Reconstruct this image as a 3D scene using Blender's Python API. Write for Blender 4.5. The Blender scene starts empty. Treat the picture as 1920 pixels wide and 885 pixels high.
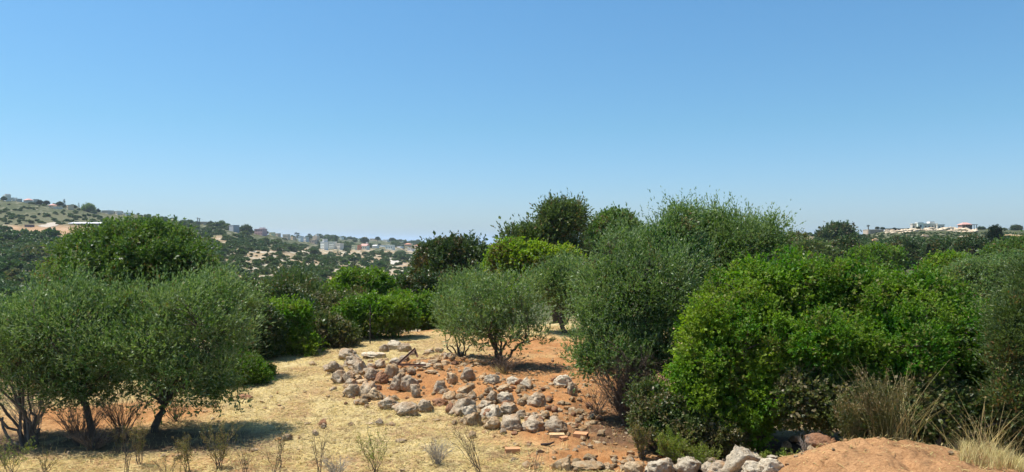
import bpy, math, random
import numpy as np
from mathutils import Vector, noise as mnoise

SC = bpy.context.scene
COL = SC.collection
F = 1423.0          # focal length in photograph pixels
HZ = 452.0          # row of the horizon
EYE = 3.5           # eye height over the terrace

# ------------------------------------------------------------------ noise
def _hash(ix, iy, seed):
    h = (ix.astype(np.int64) * 374761393 + iy.astype(np.int64) * 668265263 + seed * 1274126177) & 0xFFFFFFFF
    h = ((h ^ (h >> 13)) * 1274126177) & 0xFFFFFFFF
    return ((h ^ (h >> 16)) & 0xFFFF) / 65535.0
def vnoise(x, y, seed=0):
    x = np.asarray(x, float); y = np.asarray(y, float)
    ix = np.floor(x); iy = np.floor(y); fx = x - ix; fy = y - iy
    fx = fx * fx * (3 - 2 * fx); fy = fy * fy * (3 - 2 * fy)
    a = _hash(ix, iy, seed); b = _hash(ix + 1, iy, seed); c = _hash(ix, iy + 1, seed); d = _hash(ix + 1, iy + 1, seed)
    return (a * (1 - fx) + b * fx) * (1 - fy) + (c * (1 - fx) + d * fx) * fy
def fbm(x, y, seed=0, oc=4):
    s = 0; a = .5; t = 0
    for k in range(oc):
        s = s + a * vnoise(x * 2 ** k + 17.3 * k, y * 2 ** k - 9.1 * k, seed + k); t += a; a *= .55
    return s / t
def sst(a, b, x):
    t = np.clip((x - a) / (b - a), 0, 1); return t * t * (3 - 2 * t)

# ------------------------------------------------------------------ terrain heights
YK = [10, 20, 32, 45, 70, 110, 180, 260, 350, 500, 700, 1000, 1500, 3000]
def zpy(py, Y): return EYE + (HZ - py) / F * Y
def row(edge, **kw):
    return kw
TAB = {   # photograph column : {depth: row of the photograph where that ground shows, or ('z', height)}
 -1200:{45:('z',-2.5),70:('z',-5),110:('z',-6),180:('z',-2),260:('z',6),350:('z',15),500:('z',34),700:('z',30),1000:('z',12),1500:('z',-20)},
 0:   {45:('z',-2.6),70:('z',-5.2),110:580,180:500,260:449,350:416,500:374,700:('z',26),1000:('z',8),1500:('z',-20)},
 120: {45:('z',-2.6),70:('z',-5.2),110:580,180:505,260:449,350:420,500:386,700:('z',22),1000:('z',8),1500:('z',-20)},
 220: {45:('z',-2.6),70:('z',-5.2),110:580,180:510,260:456,350:427,500:402,700:('z',12),1000:('z',2),1500:('z',-20)},
 400: {45:('z',-2.6),70:('z',-5),110:565,180:505,260:470,350:447,500:422,700:('z',6),1000:('z',0),1500:('z',-20)},
 500: {45:('z',-2.6),70:('z',-5),110:('z',-6),180:515,260:486,350:464,500:441,700:('z',8.6),1000:('z',4),1500:('z',-20)},
 560: {45:('z',-2.6),70:('z',-5),110:('z',-6.5),180:521,260:494,350:477,500:460,700:449,1000:('z',6.5),1500:('z',-20)},
 620: {45:('z',-2.6),70:('z',-5),110:('z',-7),180:527,260:502,350:486,500:470,700:457,1000:446,1500:('z',-10),3000:('z',-45)},
 700: {45:('z',-2.6),70:('z',-5),110:('z',-7),180:531,260:509,350:492,500:475,700:462,1000:450,1500:('z',-6)},
 800: {45:('z',-2.6),70:('z',-5),110:('z',-7),180:('z',-7.4),260:514,350:497,500:481,700:467,1000:455,1500:('z',-8)},
 930: {45:('z',-2.2),70:('z',-4),110:('z',-6.5),180:('z',-8),260:('z',-9),350:('z',-9),500:('z',-10),700:('z',-10),1000:466,1500:('z',-22)},
 1100:{45:('z',-1.5),70:('z',-2),110:('z',-3),180:('z',-4),260:('z',-4),350:('z',-4),500:('z',-5),700:('z',-8),1000:('z',-12),1500:('z',-25)},
 1300:{45:('z',-1.5),70:('z',-1),110:('z',0),180:('z',1.5),260:('z',3),350:('z',4),500:('z',3),700:('z',-4),1000:('z',-10),1500:('z',-25)},
 1480:{45:('z',-1.5),70:('z',-1),110:482,180:461,260:443,350:442,500:('z',3),700:('z',-2),1000:('z',-10),1500:('z',-25)},
 1600:{45:('z',-1.5),70:('z',-1),110:484,180:462,260:446,350:444,500:('z',3),700:('z',-2),1000:('z',-10),1500:('z',-25)},
 1660:{45:('z',-1.5),70:('z',-1),110:488,180:464,260:446,350:434,500:('z',5),700:('z',-2),1000:('z',-10),1500:('z',-25)},
 1760:{45:('z',-1.5),70:('z',-.8),110:488,180:464,260:443,350:430,500:('z',5),700:('z',-2),1000:('z',-10),1500:('z',-25)},
 1920:{45:('z',-1.2),70:('z',-.4),110:482,180:463,260:443,350:433,500:('z',5),700:('z',-2),1000:('z',-10),1500:('z',-25)},
 3000:{45:('z',-1),70:('z',0),110:('z',2),180:('z',4),260:('z',7),350:('z',9),500:('z',6),700:('z',0),1000:('z',-10),1500:('z',-25)},
}
PXK = sorted(TAB)
GZ = np.zeros((len(PXK), len(YK)))
for i, p in enumerate(PXK):
    for j, Y in enumerate(YK):
        v = TAB[p].get(Y)
        GZ[i, j] = 0.0 if Y <= 32 else (-46.0 if Y == 3000 else (v[1] if isinstance(v, tuple) else zpy(v, Y)))
EDGE_PX = [-1200, 0, 250, 400, 500, 640, 700, 1060, 1200, 1900, 3000]
EDGE_Y = [18, 18.5, 18.5, 20, 22.5, 25, 28.5, 32, 31, 26, 26]
LYK = np.log(YK)
def ground(x, y, detail=True):
    x = np.asarray(x, float); y = np.asarray(y, float)
    Y = np.maximum(y, 1.0); px = np.clip(960 + F * x / Y, -1200, 3000)
    i = np.clip(np.searchsorted(PXK, px, side='right') - 1, 0, len(PXK) - 2)
    pk = np.array(PXK, float); a = (px - pk[i]) / (pk[i + 1] - pk[i]); a = a * a * (3 - 2 * a)
    ly = np.log(np.clip(Y, 10, 3000))
    j = np.clip(np.searchsorted(LYK, ly, side='right') - 1, 0, len(YK) - 2)
    b = (ly - LYK[j]) / (LYK[j + 1] - LYK[j])
    z = (GZ[i, j] * (1 - b) + GZ[i, j + 1] * b) * (1 - a) + (GZ[i + 1, j] * (1 - b) + GZ[i + 1, j + 1] * b) * a
    E = np.interp(px, EDGE_PX, EDGE_Y)
    z = np.where(Y < 45, -2.2 * sst(E, 46, Y) - .35 * sst(E, E + 3, Y) * (1 - sst(40, 46, Y)) , z)
    # the bank of earth at the lower right
    mx = (x - 4.45) / np.where(x < 4.45, 1.25, 1.75); my = np.where(y > 9.2, (y - 9.2) / .85, (y - 9.2) / 6.0)
    z = z + 1.02 * np.exp(-(np.abs(mx) ** 2.4)) * np.exp(-(my ** 2))
    mx = (x - 2.7) / 1.1; my = np.where(y > 9.6, (y - 9.6) / .6, (y - 9.6) / 3.0)
    z = z + .42 * np.exp(-(np.abs(mx) ** 2.6)) * np.exp(-(my ** 2)) * sst(5.0, 3.6, x)
    mx = (x - 7.5) / 2.2; my = np.where(y > 8.8, (y - 8.8) / 1.0, (y - 8.8) / 5.0)
    z = z + .5 * np.exp(-(mx ** 2)) * np.exp(-(my ** 2))
    z = z - .26 * np.exp(-(((x + 2.25) / .42) ** 2 + ((y - 17.9) / .5) ** 2) ** 1.5)
    # red earth heap among the stones
    hx = (x + 2.0) / 2.0; hy = (y - 19.3) / 3.2
    z = z + .20 * np.exp(-(hx ** 2 + hy ** 2) ** 1.5)
    hx = (x - .5) / 1.8; hy = (y - 17.2) / 1.8
    z = z + .22 * np.exp(-(hx ** 2 + hy ** 2) ** 1.5)
    if detail:
        n = 1 - sst(34, 60, Y)
        red = redmask(x, y)
        z = z + n * (.10 * (fbm(x * .45, y * .45, 3) - .5) + (.03 + .16 * red) * (fbm(x * 1.9, y * 1.9, 9) - .5) + (.012 + .05 * red) * (fbm(x * 8, y * 8, 5, 3) - .5))
        bk = sst(2.4, 3.2, x) * (1 - sst(9.6, 10.4, y)) * sst(3, 6, y); z = z + bk * (.08 * (fbm(x * 2.2, y * 1.3, 31) - .5) + .03 * (fbm(x * 7, y * 5, 33) - .5) - .05 * np.clip(fbm(x * 3.2, y * 1.1, 35) - .55, 0, 1) * 4)
        z = z + (1 - n) * ((1 + 1.4 * sst(100, 400, Y)) * (fbm(x / 26, y / 26, 21) - .5) + .7 * (fbm(x / 7, y / 7, 25, 3) - .5))
    return z
def redmask(x, y):
    r = np.zeros(np.shape(x))
    for (cx, cy, rx, ry, s) in [(-2.1, 18.9, 1.8, 3.0, 1.2), (-.8, 17.8, 1.9, 2.2, 1.2), (-.8, 21.5, 2.2, 2.0, .9), (.7, 16.6, 1.5, 2.0, .9), (.9, 24.0, 2.2, 1.6, .8), (-1.2, 27.5, 1.6, 2.5, .5), (1.9, 15.3, 1.5, 2.2, 1),
                             (1.4, 12.2, 1.5, .9, .85), (-.3, 12.2, 1.4, .5, .35), (4.6, 8.6, 2.1, 1.6, 1), (2.7, 19.5, 1.5, 3.0, .9), (-8.2, 15.2, 2.6, 1.7, .8), (-3.6, 11.6, 1.6, .5, .35), (-6.5, 12, 2.4, .7, .45), (-3, 30, 3, 2, .6), (3.0,12.2,1.8,2.2,.8), (.2, 19.5, 2.3, 2.0, .9), (1.5, 18, 2.0, 2.6, 1), (1.3, 21.5, 2.2, 2.4, .8), (.6, 26, 2.5, 2.5, .75), (1.2, 13.6, 1.8, 1.2, .9)]:
        d = ((x - cx) / rx) ** 2 + ((y - cy) / ry) ** 2
        r = np.maximum(r, s * np.exp(-(d ** 1.6)))
    r = r + .55 * (fbm(x * .9, y * .9, 41) - .5) * (r > .02) + .25 * (fbm(x * 3.7, y * 3.7, 44) - .5)
    return np.clip((r - .12) * 1.5, 0, 1)
LITTER_SHADE = [(4.3, 11.4, 2.4, .9), (7.4, 11.3, 1.6, 1.1), (-6.2, 13.3, 2.2, 1.0), (-8.4, 13.0, 2.0, 1.0), (2.3, 13.9, 1.5, 1.2), (-.1, 20.8, 1.3, .8), (2.6, 15.0, 1.6, 1.3), (4.5, 13.0, 3, 1.3), (7.5, 17.5, 4.5, 5.5), (4.2, 17, 1.6, 4), (1.0, 21.0, 1.1, .6)]  # leaf litter under trees and bushes, with their shade painted into its colour
def litter_shade_mask(X, YY):
    litter_shade = np.zeros(np.shape(X))
    for (cx, cy, rx, ry) in LITTER_SHADE: litter_shade = np.maximum(litter_shade, np.exp(-(((X - cx) / rx) ** 2 + ((YY - cy) / ry) ** 2) ** 1.3))
    return np.clip(litter_shade * 2.2 * (fbm(X * 3, YY * 3, 47) + .1) - .2, 0, 1) * .85
def px2u(px): return (px - 960) / F
_Y = np.exp(np.linspace(math.log(5), math.log(1600), 2600))
def hit(px, py, ymin=5.0, ymax=1600):
    """world point of the ground seen at a place of the photograph, else the ridge line above it"""
    Ys = _Y[(_Y >= ymin) & (_Y <= ymax)]
    z = ground(px2u(px) * Ys, Ys)
    pr = HZ - (z - EYE) / Ys * F
    k = np.nonzero(pr <= py)[0]
    j = int(k[0]) if len(k) else int(np.argmin(pr))
    return px2u(px) * Ys[j], float(Ys[j]), float(z[j])

# ------------------------------------------------------------------ objects
def tag(o, label=None, cat=None, group=None, kind=None):
    if label: o['label'] = label
    if cat: o['category'] = cat
    if group: o['group'] = group
    if kind: o['kind'] = kind
    return o
def empty(name, loc, label=None, cat=None, group=None, rz=0):
    o = bpy.data.objects.new(name, None); COL.objects.link(o); o.location = loc; o.rotation_euler = (0, 0, rz)
    o.empty_display_size = .2
    return tag(o, label, cat, group)
class Geo:
    """collects numpy geometry and links it as one mesh object"""
    def __init__(s): s.v = []; s.f = []; s.n = 0; s.sm = []; s.mi = []
    def add(s, V, Fc, smooth=False, mi=0):
        V = np.asarray(V, np.float32).reshape(-1, 3); Fc = np.asarray(Fc, np.int64)
        s.v.append(V); s.f.append(Fc + s.n); s.n += len(V); s.sm.append(np.full(len(Fc), smooth)); s.mi.append(np.full(len(Fc), mi))
        return s
    def mesh(s, name, mats, center=None):
        V = np.concatenate(s.v)
        if center is not None: V = V - np.array(center, np.float32)
        m = bpy.data.meshes.new(name)
        tot = np.concatenate([np.full(len(f), f.shape[1]) for f in s.f]); idx = np.concatenate([f.ravel() for f in s.f])
        m.vertices.add(len(V)); m.vertices.foreach_set('co', V.astype(np.float32).ravel())
        m.loops.add(len(idx)); m.loops.foreach_set('vertex_index', idx.astype(np.int32))
        m.polygons.add(len(tot)); st = np.concatenate([[0], np.cumsum(tot)[:-1]])
        m.polygons.foreach_set('loop_start', st.astype(np.int32)); m.polygons.foreach_set('loop_total', tot.astype(np.int32))
        m.polygons.foreach_set('use_smooth', np.concatenate(s.sm))
        for mt in (mats if isinstance(mats, (list, tuple)) else [mats]): m.materials.append(mt)
        m.polygons.foreach_set('material_index', np.concatenate(s.mi).astype(np.int32))
        m.update(calc_edges=True); return m
    def build(s, name, mats, parent=None, center=None, loc=None):
        o = bpy.data.objects.new(name, s.mesh(name, mats, center)); COL.objects.link(o)
        if parent: o.parent = parent
        if loc is not None: o.location = loc
        return o
    def box(s, x0, x1, y0, y1, z0, z1, mi=0):
        V = [(x, y, z) for z in (z0, z1) for y in (y0, y1) for x in (x0, x1)]
        return s.add(V, [(0, 2, 3, 1), (4, 5, 7, 6), (0, 1, 5, 4), (2, 6, 7, 3), (0, 4, 6, 2), (1, 3, 7, 5)], mi=mi)
def norm(a): return a / np.maximum(np.linalg.norm(a, axis=-1, keepdims=True), 1e-9)
def tube(g, P, R, sides=6, mi=0):
    P = np.asarray(P, float); R = np.asarray(R, float); n = len(P)
    T = norm(np.gradient(P, axis=0)); a = np.array([.31, .2, .93]); 
    U = norm(np.cross(T, a)); W = np.cross(T, U)
    ang = np.arange(sides) * 2 * math.pi / sides
    V = P[:, None] + R[:, None, None] * (np.cos(ang)[None, :, None] * U[:, None] + np.sin(ang)[None, :, None] * W[:, None])
    V = V.reshape(-1, 3); i = np.arange(n - 1)[:, None] * sides; j = np.arange(sides)[None]; k = (j + 1) % sides
    Fc = np.stack([i + j, i + k, i + sides + k, i + sides + j], -1).reshape(-1, 4)
    g.add(V, Fc, smooth=True, mi=mi)
    g.add(np.concatenate([V[-sides:], P[-1:] + T[-1:] * R[-1]]), [(q, (q + 1) % sides, sides) for q in range(sides)], True, mi)

# ------------------------------------------------------------------ materials
MATS = {}
def newmat(name):
    m = bpy.data.materials.new(name); m.use_nodes = True; nt = m.node_tree; nt.nodes.clear()
    out = nt.nodes.new('ShaderNodeOutputMaterial'); return m, nt, out
def N(nt, t, **kw):
    n = nt.nodes.new(t)
    for k, v in kw.items():
        if k in n.bl_rna.properties: setattr(n, k, v)
        else: n.inputs[k].default_value = v
    return n
def ramp(nt, fac, stops):
    r = nt.nodes.new('ShaderNodeValToRGB'); e = r.color_ramp.elements
    while len(e) < len(stops): e.new(.5)
    for i, (p, c) in enumerate(stops):
        e[i].position = p; e[i].color = (c[0], c[1], c[2], 1) if not isinstance(c, (int, float)) else (c, c, c, 1)
    nt.links.new(fac, r.inputs[0]); return r.outputs[0]
def mixc(nt, fac, a, b, mode='MIX'):
    m = nt.nodes.new('ShaderNodeMix'); m.data_type = 'RGBA'; m.blend_type = mode
    for s, v in ((m.inputs[0], fac), (m.inputs[6], a), (m.inputs[7], b)):
        if isinstance(v, bpy.types.NodeSocket): nt.links.new(v, s)
        elif isinstance(v, (int, float)): s.default_value = v
        else: s.default_value = (v[0], v[1], v[2], 1)
    return m.outputs[2]
def noise_n(nt, scale, detail=4, rough=.6, coord='Object', dist=0):
    tc = nt.nodes.new('ShaderNodeTexCoord'); n = nt.nodes.new('ShaderNodeTexNoise')
    n.inputs['Scale'].default_value = scale; n.inputs['Detail'].default_value = detail; n.inputs['Roughness'].default_value = rough; n.inputs['Distortion'].default_value = dist
    nt.links.new(tc.outputs[coord], n.inputs['Vector']); return n.outputs['Fac']
def foliage(name, c1, c2, dry=(.22, .13, .05), dryamt=.03, back=None, scale=1.3, rough=.45, spec=.35, trans=.38, tcol=None):
    m, nt, out = newmat(name)
    f = noise_n(nt, scale, 3, .6)
    col = mixc(nt, ramp(nt, f, [(.38, 0), (.62, 1)]), c1, c2)
    geo = N(nt, 'ShaderNodeNewGeometry'); rnd = geo.outputs['Random Per Island']
    col = mixc(nt, 1.0, col, ramp(nt, rnd, [(0, (.62, .66, .55)), (.5, (1, 1, 1)), (1, (1.25, 1.22, 1.1))]), 'MULTIPLY')
    oi = N(nt, 'ShaderNodeObjectInfo')
    col = mixc(nt, 1.0, col, ramp(nt, oi.outputs['Random'], [(0, (.82, .88, .85)), (1, (1.12, 1.06, 1.0))]), 'MULTIPLY')
    f2 = noise_n(nt, scale * 1.7, 2, .5, dist=.4)
    dm = N(nt, 'ShaderNodeMath', operation='ADD'); nt.links.new(f2, dm.inputs[0])
    s = N(nt, 'ShaderNodeMath', operation='MULTIPLY'); nt.links.new(rnd, s.inputs[0]); s.inputs[1].default_value = .35; nt.links.new(s.outputs[0], dm.inputs[1])
    th = .93 - dryamt * 2.2
    col = mixc(nt, ramp(nt, dm.outputs[0], [(th - .04, 0), (min(th + .04, 1), 1)]), col, dry)
    if back is not None: col = mixc(nt, geo.outputs['Backfacing'], col, back)
    p = N(nt, 'ShaderNodeBsdfPrincipled'); p.inputs['Roughness'].default_value = rough; p.inputs['Specular IOR Level'].default_value = spec
    nt.links.new(col, p.inputs['Base Color'])
    t = N(nt, 'ShaderNodeBsdfTranslucent'); nt.links.new(mixc(nt, 1.0, col, tcol or (1.2, 1.35, .55), 'MULTIPLY'), t.inputs[0])
    mx = N(nt, 'ShaderNodeMixShader'); mx.inputs[0].default_value = trans
    nt.links.new(p.outputs[0], mx.inputs[1]); nt.links.new(t.outputs[0], mx.inputs[2]); nt.links.new(mx.outputs[0], out.inputs[0])
    return m
def plain(name, col, rough=.8, var=.25, scale=3, bump=0, metal=0, col2=None, bscale=None):
    m, nt, out = newmat(name); p = N(nt, 'ShaderNodeBsdfPrincipled'); p.inputs['Roughness'].default_value = rough; p.inputs['Metallic'].default_value = metal
    p.inputs['Specular IOR Level'].default_value = .25
    f = noise_n(nt, scale, 5, .65)
    c2 = col2 or tuple(c * (1 - var) for c in col)
    nt.links.new(mixc(nt, ramp(nt, f, [(.35, 0), (.65, 1)]), col, c2), p.inputs['Base Color'])
    if bump:
        b = N(nt, 'ShaderNodeBump'); b.inputs['Strength'].default_value = bump; b.inputs['Distance'].default_value = .02
        nt.links.new(noise_n(nt, bscale or scale * 5, 4, .7), b.inputs['Height']); nt.links.new(b.outputs[0], p.inputs['Normal'])
    nt.links.new(p.outputs[0], out.inputs[0]); return m
def rockmat(name, c1, c2, stain, samt=.5):
    m, nt, out = newmat(name); p = N(nt, 'ShaderNodeBsdfPrincipled'); p.inputs['Roughness'].default_value = .9; p.inputs['Specular IOR Level'].default_value = .15
    oi = N(nt, 'ShaderNodeObjectInfo')
    col = mixc(nt, ramp(nt, noise_n(nt, 5, 6, .7), [(.36, 0), (.62, 1)]), c1, c2)
    col = mixc(nt, ramp(nt, noise_n(nt, 22, 5, .75), [(.36, 1), (.47, 0)]), col, tuple(c * .45 for c in c2))        # lichen and pits
    col = mixc(nt, ramp(nt, noise_n(nt, 2.6, 4, .6, dist=.5), [(.66 - samt * .35, 0), (.78 - samt * .3, 1)]), col, stain)   # red earth clinging
    col = mixc(nt, 1.0, col, ramp(nt, oi.outputs['Random'], [(0, (.8, .78, .75)), (1, (1.1, 1.08, 1.04))]), 'MULTIPLY')
    nt.links.new(col, p.inputs['Base Color'])
    b = N(nt, 'ShaderNodeBump'); b.inputs['Strength'].default_value = 1.0; b.inputs['Distance'].default_value = .05
    nt.links.new(noise_n(nt, 16, 6, .75), b.inputs['Height']); nt.links.new(b.outputs[0], p.inputs['Normal'])
    nt.links.new(p.outputs[0], out.inputs[0]); return m

M = MATS
M['olive'] = foliage('olive_leaves', (.062, .145, .022), (.165, .240, .064), dryamt=.015, back=(.24, .30, .16), rough=.45, spec=.35, trans=.33, tcol=(1.1, 1.3, .5))
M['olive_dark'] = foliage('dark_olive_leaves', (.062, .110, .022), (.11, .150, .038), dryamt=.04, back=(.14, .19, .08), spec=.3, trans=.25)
M['roundtree'] = foliage('round_tree_leaves', (.048, .125, .014), (.120, .190, .030), dryamt=.03, back=(.12, .18, .05), trans=.40, scale=.9)
M['mastic'] = foliage('mastic_leaves', (.066, .190, .010), (.195, .285, .026), dry=(.19, .20, .05), dryamt=.045, trans=.42, scale=1.3, rough=.55, spec=.25)
M['mastic_dull'] = foliage('dull_mastic_leaves', (.060, .105, .024), (.125, .140, .040), dry=(.19, .15, .07), dryamt=.08, trans=.3, scale=1.4)
M['bright'] = foliage('bright_leaves', (.075, .18, .012), (.17, .26, .025), dry=(.16, .15, .05), dryamt=.04, trans=.42, scale=.7)
M['yellowgreen'] = foliage('yellow_green_leaves', (.18, .31, .015), (.30, .37, .025), dryamt=.04, trans=.44, scale=.6)
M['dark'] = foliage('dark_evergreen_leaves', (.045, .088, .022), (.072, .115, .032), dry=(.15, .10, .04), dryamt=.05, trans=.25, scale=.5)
M['conifer'] = foliage('conifer_needles', (.020, .040, .018), (.030, .055, .024), dryamt=0, trans=.1, scale=.5)
M['far'] = foliage('hillside_leaves', (.050, .108, .026), (.108, .155, .040), dry=(.14, .12, .06), dryamt=.03, trans=.2, scale=.12)
M['heath'] = foliage('heath_leaves', (.17, .17, .035), (.23, .20, .05), dry=(.25, .17, .07), dryamt=.1, trans=.3, scale=4)
M['feather'] = foliage('feathery_green_leaves', (.19, .26, .035), (.27, .29, .05), dryamt=.03, trans=.35, scale=3)
M['broom'] = foliage('broom_stalks', (.13, .12, .035), (.095, .12, .03), dry=(.26, .18, .08), dryamt=.08, trans=.2, scale=2)
M['drygrass'] = foliage('dry_grass', (.56, .44, .19), (.66, .54, .27), dry=(.30, .20, .10), dryamt=.06, trans=.3, scale=1.5, rough=.6, spec=.2, tcol=(1, .95, .7))
M['bark'] = plain('olive_bark', (.12, .095, .07), .9, .45, 9, .8, bscale=40)
M['twig'] = plain('grey_twigs', (.17, .13, .10), .9, .4, 7)
M['palegrey'] = plain('bleached_twigs', (.42, .37, .31), .9, .3, 7)
M['rock'] = rockmat('grey_limestone', (.60, .495, .365), (.42, .335, .24), (.46, .26, .125), .6)
M['rock_tan'] = rockmat('tan_limestone', (.60, .46, .30), (.46, .34, .21), (.44, .25, .11), .6)
M['rock_white'] = rockmat('pale_limestone', (.72, .625, .48), (.54, .45, .33), (.50, .31, .16), .45)
M['rock_red'] = rockmat('rusty_rock', (.42, .25, .16), (.30, .16, .10), (.38, .19, .10), .8)
M['rust'] = plain('rusty_iron', (.19, .10, .065), .75, .4, 20)
M['brick'] = plain('orange_brick', (.58, .29, .14), .9, .2, 20)
M['brick_pale'] = plain('pale_brick', (.62, .42, .22), .9, .2, 20)

# ------------------------------------------------------------------ world, sun, camera
SUN_EL, SUN_DIR = 66.0, (-1.0, .25)
w = bpy.data.worlds.new('World'); SC.world = w; w.use_nodes = True; nt = w.node_tree; nt.nodes.clear()
sky = nt.nodes.new('ShaderNodeTexSky'); sky.sky_type = 'NISHITA'; sky.sun_disc = False
sky.sun_elevation = math.radians(SUN_EL); sky.sun_rotation = math.atan2(SUN_DIR[0], SUN_DIR[1])
sky.altitude = 0; sky.air_density = 1.0; sky.dust_density = .6; sky.ozone_density = 2.2
hs = nt.nodes.new('ShaderNodeHueSaturation'); hs.inputs['Saturation'].default_value = 1.0; hs.inputs['Hue'].default_value = .5
tc = nt.nodes.new('ShaderNodeTexCoord'); sx = nt.nodes.new('ShaderNodeSeparateXYZ'); nt.links.new(tc.outputs['Generated'], sx.inputs[0])
nt.links.new(sky.outputs[0], hs.inputs['Color'])
tint = ramp(nt, sx.outputs[2], [(0, (.57, .73, .97)), (.04, (.575, .735, .965)), (.147, (.515, .785, .90)), (.30, (.525, .855, .985)), (.8, (.56, .88, 1.0))]); TINT = tint.node
colr = mixc(nt, 1.0, hs.outputs[0], tint, 'MULTIPLY')
bg = nt.nodes.new('ShaderNodeBackground'); bg.inputs[1].default_value = .11; nt.links.new(colr, bg.inputs[0])
wo = nt.nodes.new('ShaderNodeOutputWorld'); nt.links.new(bg.outputs[0], wo.inputs[0])
sl = bpy.data.lights.new('sun', 'SUN'); sl.energy = 5.0; sl.angle = math.radians(.53); sl.color = (1, .95, .87)
so = bpy.data.objects.new('sun', sl); COL.objects.link(so)
h = math.hypot(*SUN_DIR); e = math.radians(SUN_EL)
sd = Vector((SUN_DIR[0] / h * math.cos(e), SUN_DIR[1] / h * math.cos(e), math.sin(e)))
so.rotation_euler = (-sd).to_track_quat('-Z', 'Y').to_euler(); so.location = (-30, 0, 60)
cd = bpy.data.cameras.new('camera'); co = bpy.data.objects.new('camera', cd); COL.objects.link(co); SC.camera = co
cd.sensor_width = 36; cd.lens = 36 * F / 1920; cd.clip_start = .1; cd.clip_end = 60000; cd.shift_y = (HZ - 442.5) / 1920
co.location = (0, 0, EYE); co.rotation_euler = (math.pi / 2, 0, 0)
SC.view_settings.view_transform = 'Standard'; SC.view_settings.look = 'None'; SC.view_settings.exposure = .5; SC.view_settings.gamma = 1
SC.render.engine = 'CYCLES'; cy = SC.cycles
cy.use_denoising = True; cy.max_bounces = 6; cy.diffuse_bounces = 3; cy.glossy_bounces = 2; cy.transmission_bounces = 3; cy.volume_bounces = 1; cy.transparent_max_bounces = 4
cy.use_adaptive_sampling = True; cy.adaptive_threshold = .02; cy.caustics_reflective = False; cy.caustics_refractive = False
try: cy.denoiser = 'OPENIMAGEDENOISE'; cy.denoising_input_passes = 'RGB_ALBEDO_NORMAL'; cy.denoising_prefilter = 'ACCURATE'
except Exception: pass

# ------------------------------------------------------------------ ground sheet
SOIL = [(409,447,14,5),(422,456,12,4),(442,477,9,8),(490,480,32,8),(521,477,36,5),(535,486,22,6),(562,493,14,5),(475,505,24,6),(521,504,26,6),(569,474,18,3),(396,475,9,7),
 (590,496,11,9),(655,500,24,7),(650,477,22,6),(668,475,16,4),(700,485,20,4),(735,513,28,10),(757,500,12,12),(606,473,22,4),(574,468,12,3),(644,517,16,5),(622,527,12,4),(626,507,14,4),
 (775,500,14,7),(800,515,20,8),(95,434,78,12),(20,427,22,5),(41,517,15,5),(85,517,9,5),(19,536,11,9),(60,545,14,5),(5,450,8,3),(130,545,14,5),
 (1597,453,18,6),(1640,454,9,4),(1665,451,12,3),(1797,472,14,5),(1735,444,9,3),(1820,446,16,2),(1900,447,16,4),(1500,448,24,6),(1545,447,12,4)]
def soilmask(px, py, grow=1.0):
    m = np.zeros(np.shape(px))
    for (a, b, c, d) in SOIL:
        q = ((px - a) / (c * grow)) ** 2 + ((py - b) / (d * grow)) ** 2
        m = np.maximum(m, np.exp(-q ** 2))
    return m
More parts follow.
